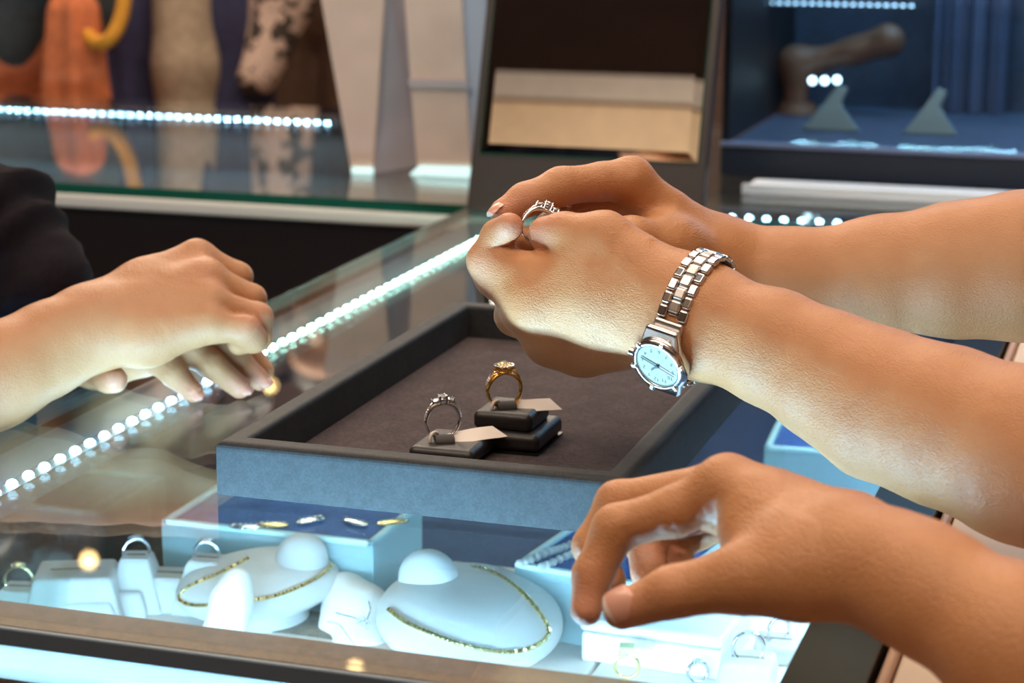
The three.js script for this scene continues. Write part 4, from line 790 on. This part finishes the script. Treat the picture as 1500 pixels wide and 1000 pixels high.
// clear acrylic risers with velvet tops
function riser(label, corner, w, d, h, turn, sx) {
  const t = thing('riser', label, 'display riser', V(corner.x, PLAT, corner.z), turn); h -= 0.010;
  const x0 = sx < 0 ? -w : 0, x1 = sx < 0 ? 0 : w;
  part('pane', bx(x0, x1, 0.0005, h, -0.003, 0), M.frosted, t); part('pane', bx(x0, x1, 0.0005, h, -d, -d + 0.003), M.frosted, t); part('pane', bx(x0, x0 + 0.003, 0.0005, h, -d + 0.003, -0.003), M.frosted, t); part('pane', bx(x1 - 0.003, x1, 0.0005, h, -d + 0.003, -0.003), M.frosted, t);
  const rimG = join([bx(x0, x1, h, h + 0.0035, -0.0045, 0, 0.001), bx(x0, x1, h, h + 0.0035, -d, -d + 0.0045, 0.001), bx(x0, x0 + 0.0045, h, h + 0.0035, -d, 0, 0.001), bx(x1 - 0.0045, x1, h, h + 0.0035, -d, 0, 0.001)]);
  part('rim', rimG, std(lin(0.55, 0.78, 0.80), 0.2), t, 'pale aqua polished rim');
  part('velvet_top', bx(x0 + 0.005, x1 - 0.005, h - 0.002, h + 0.0015, -d + 0.005, -0.005), M.royal, t, 'blue velvet top');
  return t;
}
{
  const hR = 0.052, c1 = G(546, 802, -0.15 + hR), c2 = G(753, 832, -0.15 + hR), c3 = G(1120, 640, -0.14 + hR);
  riser('acrylic riser with a blue velvet top behind the turned bust', c1, 0.145, 0.085, hR, 0.0, -1);
  riser('acrylic riser with a blue velvet top behind the reaching fingers', c2, 0.10, 0.10, hR, R(-8), 1);
  riser('acrylic riser with a blue velvet top beside the tray, far inside the case', c3, 0.09, 0.12, hR, R(4), 1);
  let k = 0;
  for (const [px, py, m, turn] of [[400, 772, M.paleGold, 0.3], [455, 765, M.silver, 0.9], [520, 768, M.silver, -0.3], [360, 775, M.silver, 0.2], [575, 768, M.paleGold, 0.7]]) {
    const p = G(px, py, -0.15 + hR + 0.002), o = thing('brooch', ['gold leaf brooch on the blue velvet', 'long silver brooch on the blue velvet', 'silver bar brooch on the blue velvet', 'slim silver brooch at the velvet edge', 'pale gold brooch at the corner of the velvet'][k++], 'brooch', p, turn, 'brooches on the blue velvet');
    part('plate', new THREE.SphereGeometry(0.011, 14, 8).scale(1, 0.16, 0.42).translate(0, 0.0016, 0), m, o); for (let i = 0; i < 5; i++) { const s = part('stone', brilliant(0.0012), M.diamond, o); s.position.set(-0.007 + i * 0.0035, 0.0036, 0); }
  }
  const beads = G(812, 812, -0.15 + hR + 0.002), o = thing('bead_string', 'string of white beads laid on the velvet behind the reaching fingers', 'bead string', beads, 0);
  for (let i = 0; i < 26; i++) { const b = part('bead', new THREE.SphereGeometry(0.0026, 10, 8), M.white, o); b.position.set((i % 13 - 6) * 0.0021 + (i < 13 ? 0 : 0.014), 0.0027, -(i % 13 - 6) * 0.0049 + 0.002 * Math.sin(i)); }
}
// white ring box and rings beside the black rim
{
  const a = G(836, 952, -0.14 + 0.024), b = G(1000, 972, -0.14 + 0.024);
  const w = b.x - a.x + 0.02, t = thing('ring_box', 'flat white lidded box under the reaching hand', 'box', V((a.x + b.x) / 2 + 0.005, PLAT, b.z - 0.074), R(-3));
  part('body', bx(-w / 2, w / 2, 0, 0.018, -0.033, 0.033, 0.002), M.white, t); part('lid', bx(-w / 2 - 0.001, w / 2 + 0.001, 0.0185, 0.026, -0.034, 0.034, 0.003), M.white, t);
  smallRing('gold ring with a square yellow stone before the white box', G(918, 992, -0.139), 0.2, M.paleGold, M.citrine, 0.007, 0.0036, true);
  smallRing('small crystal ring before the white box, nearer the black rim', G(1022, 998, -0.139), 0.5, M.silver, M.diamond, 0.006, 0.002);
  const s1 = ringStand('white stand with a silver ring between the box and the black rim', 1096, 962, 0.014, 0.034, 0.032, 0.1, 0.85);
  smallRing('plain silver ring on the white stand between the box and the black rim', s1.clone().add(V(0, -0.003, 0)), 0.3, M.silver, M.diamond, 0.0088, 0.0016);
  const s2 = ringStand('white stand close under the black rim', 1140, 935, 0.012, 0.03, 0.03, 0.1, 0.85);
  smallRing('crystal ring on the stand close under the black rim', s2.clone().add(V(0, -0.003, 0)), 0.9, M.silver, M.diamond, 0.008, 0.0024);
}
// ------------------------------------------------------------------ table mirror on the counter
{
  const t = thing('table_mirror', 'table mirror with slanted glass borders in a dark brown frame leaning back on the counter', 'mirror', V(-0.504, H, -1.726));
  const g = new THREE.Group(), lean = (o) => { o.rotation.x = R(-18); o.position.y = 0.003; return o; };
  const w = 0.110, h = 0.37, gx = 0.1015, y0 = 0.054, y1 = 0.36, bev = 0.0085, zf = 0.004;
  lean(part('frame', bx(-w, w, 0, h, -0.012, 0, 0.002), M.mirrorFrame, t, 'dark brown frame'));
  const quad = (pts) => { const q = new THREE.BufferGeometry(); q.setAttribute('position', new THREE.BufferAttribute(new Float32Array(pts.flat()), 3)); q.setIndex([0, 1, 2, 0, 2, 3]); q.computeVertexNormals(); return q; };
  const I = [[-gx + bev, y0 + bev, zf], [gx - bev, y0 + bev, zf], [gx - bev, y1 - bev, zf], [-gx + bev, y1 - bev, zf]], O = [[-gx, y0, zf - 0.0022], [gx, y0, zf - 0.0022], [gx, y1, zf - 0.0022], [-gx, y1, zf - 0.0022]];
  const gl = lean(part('mirror_glass', quad(I), M.mirror, t, 'mirror glass'));
  for (let i = 0; i < 4; i++) { const j = (i + 1) % 4; part('bevel', quad([O[i], O[j], I[j], I[i]]), M.mirror, gl); }
  lean(part('glass_side', join([bx(-gx - 0.0006, -gx, y0, y1, 0.0002, zf - 0.0022), bx(gx, gx + 0.0006, y0, y1, 0.0002, zf - 0.0022), bx(-gx, gx, y0 - 0.0006, y0, 0.0002, zf - 0.0022)]), M.glassEdge, t, 'green glass side'));
  const leg = part('easel_leg', bx(-0.03, 0.03, -0.30, 0, -0.006, 0, 0.001), M.mirrorFrame, t); leg.position.set(0, 0.303, -0.113); leg.rotation.x = R(5);
}
// ------------------------------------------------------------------ pale folded display screen on the cross counter
function prism(pts, thick, mat, parent, name, label) {
  for (const p of pts) p.y = Math.max(p.y, H + 0.0003);      // an upright panel through four corner points, with thickness to the rear
  const n = pts[1].clone().sub(pts[0]).cross(pts[3].clone().sub(pts[0])).normalize().multiplyScalar(-thick), q = [...pts, ...pts.map((p) => p.clone().add(n))], g = new THREE.BufferGeometry(), f = [];
  for (const [a, b, c, d] of [[0, 1, 2, 3], [5, 4, 7, 6], [4, 0, 3, 7], [1, 5, 6, 2], [3, 2, 6, 7], [4, 5, 1, 0]]) for (const i of [a, b, c, a, c, d]) f.push(q[i].x, q[i].y, q[i].z);
  g.setAttribute('position', new THREE.BufferAttribute(new Float32Array(f), 3)); g.computeVertexNormals(); boxUV(g); return part(name, g, mat, parent, label);
}
{
  const t = thing('display_screen', 'tall pale grey folded display screen with a lit foot on the cross counter', 'display screen');
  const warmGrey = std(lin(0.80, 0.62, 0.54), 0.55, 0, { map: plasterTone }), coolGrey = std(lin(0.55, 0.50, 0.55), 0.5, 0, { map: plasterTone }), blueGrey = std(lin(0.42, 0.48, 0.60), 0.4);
  const zA = -1.93, zB = -1.97, zC = -1.94;
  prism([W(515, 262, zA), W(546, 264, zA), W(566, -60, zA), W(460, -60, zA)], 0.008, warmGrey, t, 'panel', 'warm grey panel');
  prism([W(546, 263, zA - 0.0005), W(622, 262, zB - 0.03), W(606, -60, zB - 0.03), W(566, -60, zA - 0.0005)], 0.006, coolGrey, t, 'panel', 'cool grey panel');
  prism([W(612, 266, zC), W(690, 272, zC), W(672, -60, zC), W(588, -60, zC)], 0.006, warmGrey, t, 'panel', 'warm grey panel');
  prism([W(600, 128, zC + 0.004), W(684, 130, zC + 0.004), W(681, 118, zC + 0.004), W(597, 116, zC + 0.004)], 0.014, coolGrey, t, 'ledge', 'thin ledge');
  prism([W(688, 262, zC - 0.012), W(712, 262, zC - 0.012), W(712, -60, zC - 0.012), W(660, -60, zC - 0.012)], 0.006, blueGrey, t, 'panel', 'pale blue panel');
  const glow = std(lin(0.8, 0.95, 0.95), 0.5, 0, { emissive: lin(0.55, 0.95, 0.95), emissiveIntensity: 0.75 });
  prism([W(515, 272, zA + 0.004), W(546, 273, zA + 0.004), W(546, 246, zA + 0.004), W(515, 245, zA + 0.004)], 0.003, glow, t, 'light_bar', 'glowing aqua foot light');
  prism([W(600, 276, zC + 0.004), W(692, 280, zC + 0.004), W(692, 245, zC + 0.004), W(614, 243, zC + 0.004)], 0.003, glow, t, 'light_bar', 'glowing aqua foot light');
  t.traverse((o) => { if (o.isMesh && o.geometry.boundingBox === null) o.geometry.computeBoundingBox(); });
}
// ------------------------------------------------------------------ dark blue glass showcase standing on the cross counter
{
  const z1 = -2.03, z0 = -2.40, x0 = -0.445, x1 = 0.42, t = thing('showcase', 'dark blue glass showcase standing on the cross counter beside the mirror', 'showcase', V(0, H, 0));
  const deep = std(lin(0.06, 0.085, 0.15), 0.6, 0, { map: feltTone }), edge = std(lin(0.16, 0.20, 0.34), 0.35);
  part('base', bx(x0, x1, 0, 0.030, z0, z1, 0.002), std(lin(0.012, 0.018, 0.035), 0.4), t, 'black base');
  part('base_trim', bx(x0, x1, 0.0305, 0.035, z1 - 0.012, z1 + 0.002, 0.001), edge, t, 'blue-grey trim strip');
  part('back', bx(x0, x1, 0.0305, 0.62, z0, z0 + 0.01), deep, t); part('side', bx(x0, x0 + 0.008, 0.0355, 0.62, z0 + 0.011, z1 - 0.005), M.blackBody, t); part('side', bx(x1 - 0.008, x1, 0.0355, 0.62, z0 + 0.011, z1 - 0.005), M.blackBody, t);
  part('top', bx(x0, x1, 0.6205, 0.64, z0, z1), M.blackBody, t); part('floor_panel', bx(x0 + 0.008, x1 - 0.008, 0.0305, 0.034, z0 + 0.011, z1 - 0.013), deep, t);
  part('front_pane', bx(x0 + 0.001, x1 - 0.001, 0.036, 0.62, z1 - 0.004, z1), M.paneSoft, t, 'glass front');
  areaLight('showcase_lamp', 0.7, 0.05, V(-0.02, H + 0.61, -2.2), V(-0.02, H, -2.2001), COOL, 34);
  part('light_bar', bx(-0.37, 0.33, 0.612, 0.620, -2.225, -2.175), std(lin(1, 1, 1), 0.5, 0, { emissive: COOL, emissiveIntensity: 1.5 }), t);
  const sh = part('shelf', bx(x0 + 0.009, x1 - 0.009, 0.160, 0.163, z0 + 0.012, -2.25), M.clear, t, 'glass shelf');
  ledStrip(t, W(1130, 6, -2.24), W(1337, 9, -2.24), 0.0090, M.ledSmall, 0.006).position.y -= H;
  const veil = std(lin(0.10, 0.13, 0.24), 0.8, 0, { map: clothTone });
  part('curtain', (() => { const g = new THREE.PlaneGeometry(0.085, 0.55, 40, 1), p = g.attributes.position; for (let i = 0; i < p.count; i++) p.setZ(i, 0.006 * Math.sin(p.getX(i) * 260) + 0.004 * Math.sin(p.getX(i) * 611)); g.computeVertexNormals(); const c = W(1420, 120, -2.36); g.translate(c.x, 0.31, -2.36); return g; })(), veil, t, 'blue-grey hanging cloth').material.side = THREE.DoubleSide;
  const brown = std(lin(0.16, 0.075, 0.045), 0.5);
  const b1 = thing('display_bust', 'brown leather display bust hanging in the blue showcase', 'display bust');
  part('form', sdfBody({ cell: 0.004, baseK: 0.02, base: [[W(1165, 90, -2.3), W(1165, 225, -2.3), 0.016, 0.014], [W(1165, 95, -2.3), W(1250, 75, -2.3), 0.016, 0.012], [W(1250, 75, -2.3), W(1300, 60, -2.3), 0.012, 0.02]] }), brown, b1);
  part('foot', new THREE.CylinderGeometry(0.02, 0.024, 0.012, 20), brown, b1).position.copy(W(1165, 232, -2.3)).setY(H + 0.041);
  const lamp = std(lin(1, 1, 1), 0.4, 0, { emissive: lin(0.6, 0.9, 1.0), emissiveIntensity: 5 });
  let k = 0; for (const [x, y] of [[1190, 118], [1208, 118], [1226, 117]]) { const p = W(x, y, -2.26), o = single('led_lamp', new THREE.SphereGeometry(0.0042, 14, 10).translate(p.x, p.y, p.z), lamp, ['tiny cool led lamp in the blue showcase, next to the brown bust', 'tiny cool led lamp in the blue showcase, middle of the row of three', 'tiny cool led lamp in the blue showcase, last of the row away from the bust'][k++], 'led lamp', 'row of three led lamps in the showcase'); }
  const pale = std(lin(0.20, 0.28, 0.30), 0.6);
  for (const [x, wpx, lab] of [[1215, 80, 'pale grey-green necklace stand in the blue showcase beside the brown bust'], [1360, 75, 'pale grey-green necklace stand in the blue showcase before the hanging cloth']]) {
    const a = W(x - wpx / 2, 262, -2.16), b = W(x + wpx / 2, 262, -2.16), o = thing('necklace_stand', lab, 'display stand', V((a.x + b.x) / 2, H + 0.0345, -2.16)), w = (b.x - a.x) / 2;
    const s = new THREE.Shape(); s.moveTo(-w, 0); s.lineTo(w, 0); s.lineTo(w * 0.25, 0.028); s.lineTo(w * 0.5, 0.044); s.lineTo(w * 0.2, 0.047); s.lineTo(-w * 0.25, 0.028); s.lineTo(-w, 0);
    part('board', new THREE.ExtrudeGeometry(s, { depth: 0.006, bevelEnabled: true, bevelSize: 0.001, bevelThickness: 0.001, bevelSegments: 1 }), pale, o).rotation.x = -0.2;
    part('strut', bx(-0.006, 0.006, 0, 0.03, -0.035, -0.030), pale, o);
  }
  const bar = thing('display_tray', 'long white display tray on the cross counter before the blue showcase', 'tray', V(0, H, 0));
  part('base', bx(-0.40, 0.42, 0, 0.004, -1.995, -1.925, 0.001), M.white, bar); part('lip', bx(-0.40, 0.42, 0.0042, 0.009, -1.930, -1.925, 0.001), M.whiteTrim, bar);
}
// ------------------------------------------------------------------ shoppers behind the cross counter
function shopper(label, px, depth, turn, pieces) {
  const foot = P(px, 80, depth); foot.y = 0; const o = thing('person', label, 'person', foot, turn, undefined);
  for (const [name, bones, k, mat, lab, cell, wave] of pieces) part(name, sdfBody({ cell: cell ?? 0.012, baseK: k, base: bones.map(([a, b, r1, r2]) => [V(...a), V(...b), r1, r2]), wave }), mat, o, lab);
  return o;
}
const printTone = texture(256, (u, v) => { const a = tile(u, v, 9, 71) * 0.6 + tile(u, v, 22, 72) * 0.4, g = a > 0.56 ? 0.32 : 0.98; return [g, g * 0.95, g * 0.93]; }, 0.18, true);
const cloth = (r, g, b, rough = 0.85) => std(lin(r, g, b), rough, 0, { map: clothTone });
const skinPlain = std(lin(0.5, 0.28, 0.18), 0.55), hairDark = std(lin(0.012, 0.009, 0.008), 0.5);
const head = (y) => [['body', [[[0, y - 0.26, 0], [0, y - 0.12, 0.01], 0.055, 0.055], [[0, y, 0.005], [0, y - 0.08, 0.025], 0.088, 0.062], [[0, y - 0.04, 0.095], [0, y - 0.06, 0.105], 0.012, 0.016], [[-0.09, y - 0.03, 0], [-0.09, y - 0.06, 0], 0.014, 0.012], [[0.09, y - 0.03, 0], [0.09, y - 0.06, 0], 0.014, 0.012]], 0.03, skinPlain, undefined, 0.008],
  ['hair', [[[0, y + 0.035, -0.02], [0, y - 0.03, -0.05], 0.092, 0.085]], 0.02, hairDark, undefined, 0.01]];
const folds = (f, amp, s) => (x, y, z) => amp * Math.sin(Math.atan2(x, z) * f + 3 * noise3(x * 6, y * 2, z * 6, s)) ;
{
  const torso = (w, y0, y1, r) => [[[-w, y1, 0], [w, y1, 0], r * 0.75, r * 0.75], [[-w * 0.6, y1 - 0.05, 0.02], [-w * 0.55, y0, 0.02], r, r * 1.05], [[w * 0.6, y1 - 0.05, 0.02], [w * 0.55, y0, 0.02], r, r * 1.05]];
  const arms = (w, y1, hand) => [[[-w - 0.03, y1, 0], [-w - 0.07, y1 - 0.3, 0], 0.06, 0.05], [[-w - 0.07, y1 - 0.3, 0], [-w - 0.05, hand, 0.1], 0.05, 0.04], [[w + 0.03, y1, 0], [w + 0.07, y1 - 0.3, 0], 0.06, 0.05], [[w + 0.07, y1 - 0.3, 0], [w + 0.05, hand, 0.1], 0.05, 0.04]];
  const legs = (w, y0, r) => [[[-w, y0, 0], [-w, 0.5, 0.02], r, r * 0.8], [[-w, 0.5, 0.02], [-w, 0.1, 0], r * 0.8, r * 0.6], [[w, y0, 0], [w, 0.5, 0.02], r, r * 0.8], [[w, 0.5, 0.02], [w, 0.1, 0], r * 0.8, r * 0.6]];
  const shoes = [[[-0.09, 0.045, -0.04], [-0.09, 0.04, 0.12], 0.045, 0.035], [[0.09, 0.045, -0.04], [0.09, 0.04, 0.12], 0.045, 0.035]];
  shopper('shopper in a dark grey jacket over orange trousers', -100, 3.1, R(20), [...head(1.62),
    ['jacket', [...torso(0.16, 1.02, 1.36, 0.105), ...arms(0.16, 1.34, 1.12)], 0.04, cloth(0.045, 0.055, 0.06), 'dark grey jacket', 0.012, folds(9, 0.007, 51)],
    ['trousers', [...legs(0.085, 0.98, 0.11), [[-0.1, 0.98, 0.02], [0.1, 0.98, 0.02], 0.10, 0.10]], 0.03, cloth(0.62, 0.16, 0.06), 'orange trousers', 0.012, folds(8, 0.006, 52)],
    ['shoes', shoes, 0.02, hairDark, undefined, 0.01]]);
  shopper('shopper in a navy dress with a long beige coat open over it', 232, 3.65, R(15), [...head(1.60),
    ['dress', [...torso(0.15, 1.0, 1.32, 0.10), [[-0.07, 1.0, 0], [-0.09, 0.45, 0], 0.12, 0.15], [[0.07, 1.0, 0], [0.09, 0.45, 0], 0.12, 0.15]], 0.05, cloth(0.045, 0.045, 0.115), 'navy dress', 0.012, folds(14, 0.008, 53)],
    ['coat', [[[0.065, 1.34, 0.07], [0.075, 0.92, 0.13], 0.05, 0.05], [[0.075, 0.92, 0.13], [0.075, 0.55, 0.14], 0.05, 0.045], [[0.05, 1.36, 0.06], [-0.05, 1.40, 0], 0.05, 0.05]], 0.03, cloth(0.55, 0.42, 0.30), 'beige coat front', 0.01, folds(10, 0.006, 54)],
    ['sleeve', [[[0.19, 1.34, 0], [0.235, 1.04, 0.06], 0.06, 0.05], [[0.235, 1.04, 0.06], [0.20, 0.90, 0.12], 0.05, 0.04], [[-0.19, 1.34, 0], [-0.24, 1.04, 0.02], 0.06, 0.05]], 0.03, std(lin(0.62, 0.50, 0.43), 0.85, 0, { map: printTone }), 'patterned pale sleeve', 0.01, folds(7, 0.008, 55)],
    ['legs', legs(0.08, 0.5, 0.06), 0.02, skinPlain, undefined, 0.012], ['shoes', shoes, 0.02, hairDark, undefined, 0.01]]);
  shopper('shopper in a plum jacket and brown trousers near the folded display screen', 470, 4.3, R(12), [...head(1.66),
    ['jacket', [...torso(0.16, 1.03, 1.40, 0.10), ...arms(0.16, 1.38, 1.1)], 0.04, cloth(0.02, 0.012, 0.026), 'plum jacket', 0.012, folds(8, 0.006, 56)],
    ['trousers', [...legs(0.085, 0.98, 0.105), [[-0.1, 0.98, 0.02], [0.1, 0.98, 0.02], 0.10, 0.10]], 0.03, cloth(0.12, 0.06, 0.035), 'brown trousers', 0.012, folds(8, 0.005, 57)],
    ['shoes', shoes, 0.02, hairDark, undefined, 0.01]]);
  const bp = P(112, 70, 2.96), bag = thing('handbag', 'orange cloth bag hanging in front of the dark grey jacket', 'bag', bp);
  part('pouch', sdfBody({ cell: 0.006, baseK: 0.03, base: [[V(-0.015, 0.05, 0), V(-0.02, -0.12, 0), 0.028, 0.05], [V(0.01, 0.05, 0), V(0.015, -0.12, 0), 0.028, 0.04]], wave: folds(6, 0.004, 58) }), cloth(0.75, 0.20, 0.07), bag);
  const strap = new THREE.CatmullRomCurve3([P(186, -40, 2.9), P(176, 30, 2.9), P(160, 58, 2.9), P(140, 62, 2.92), P(118, 30, 2.95)].map((p) => p.sub(bp))); part('strap', new THREE.TubeGeometry(strap, 30, 0.011, 8).scale(1, 1, 1), cloth(0.85, 0.36, 0.03), bag, 'amber orange strap');
}
scene.traverse((o) => { if (o.isMesh) { o.castShadow = true; o.receiveShadow = true; } });
renderer.render(scene, camera);
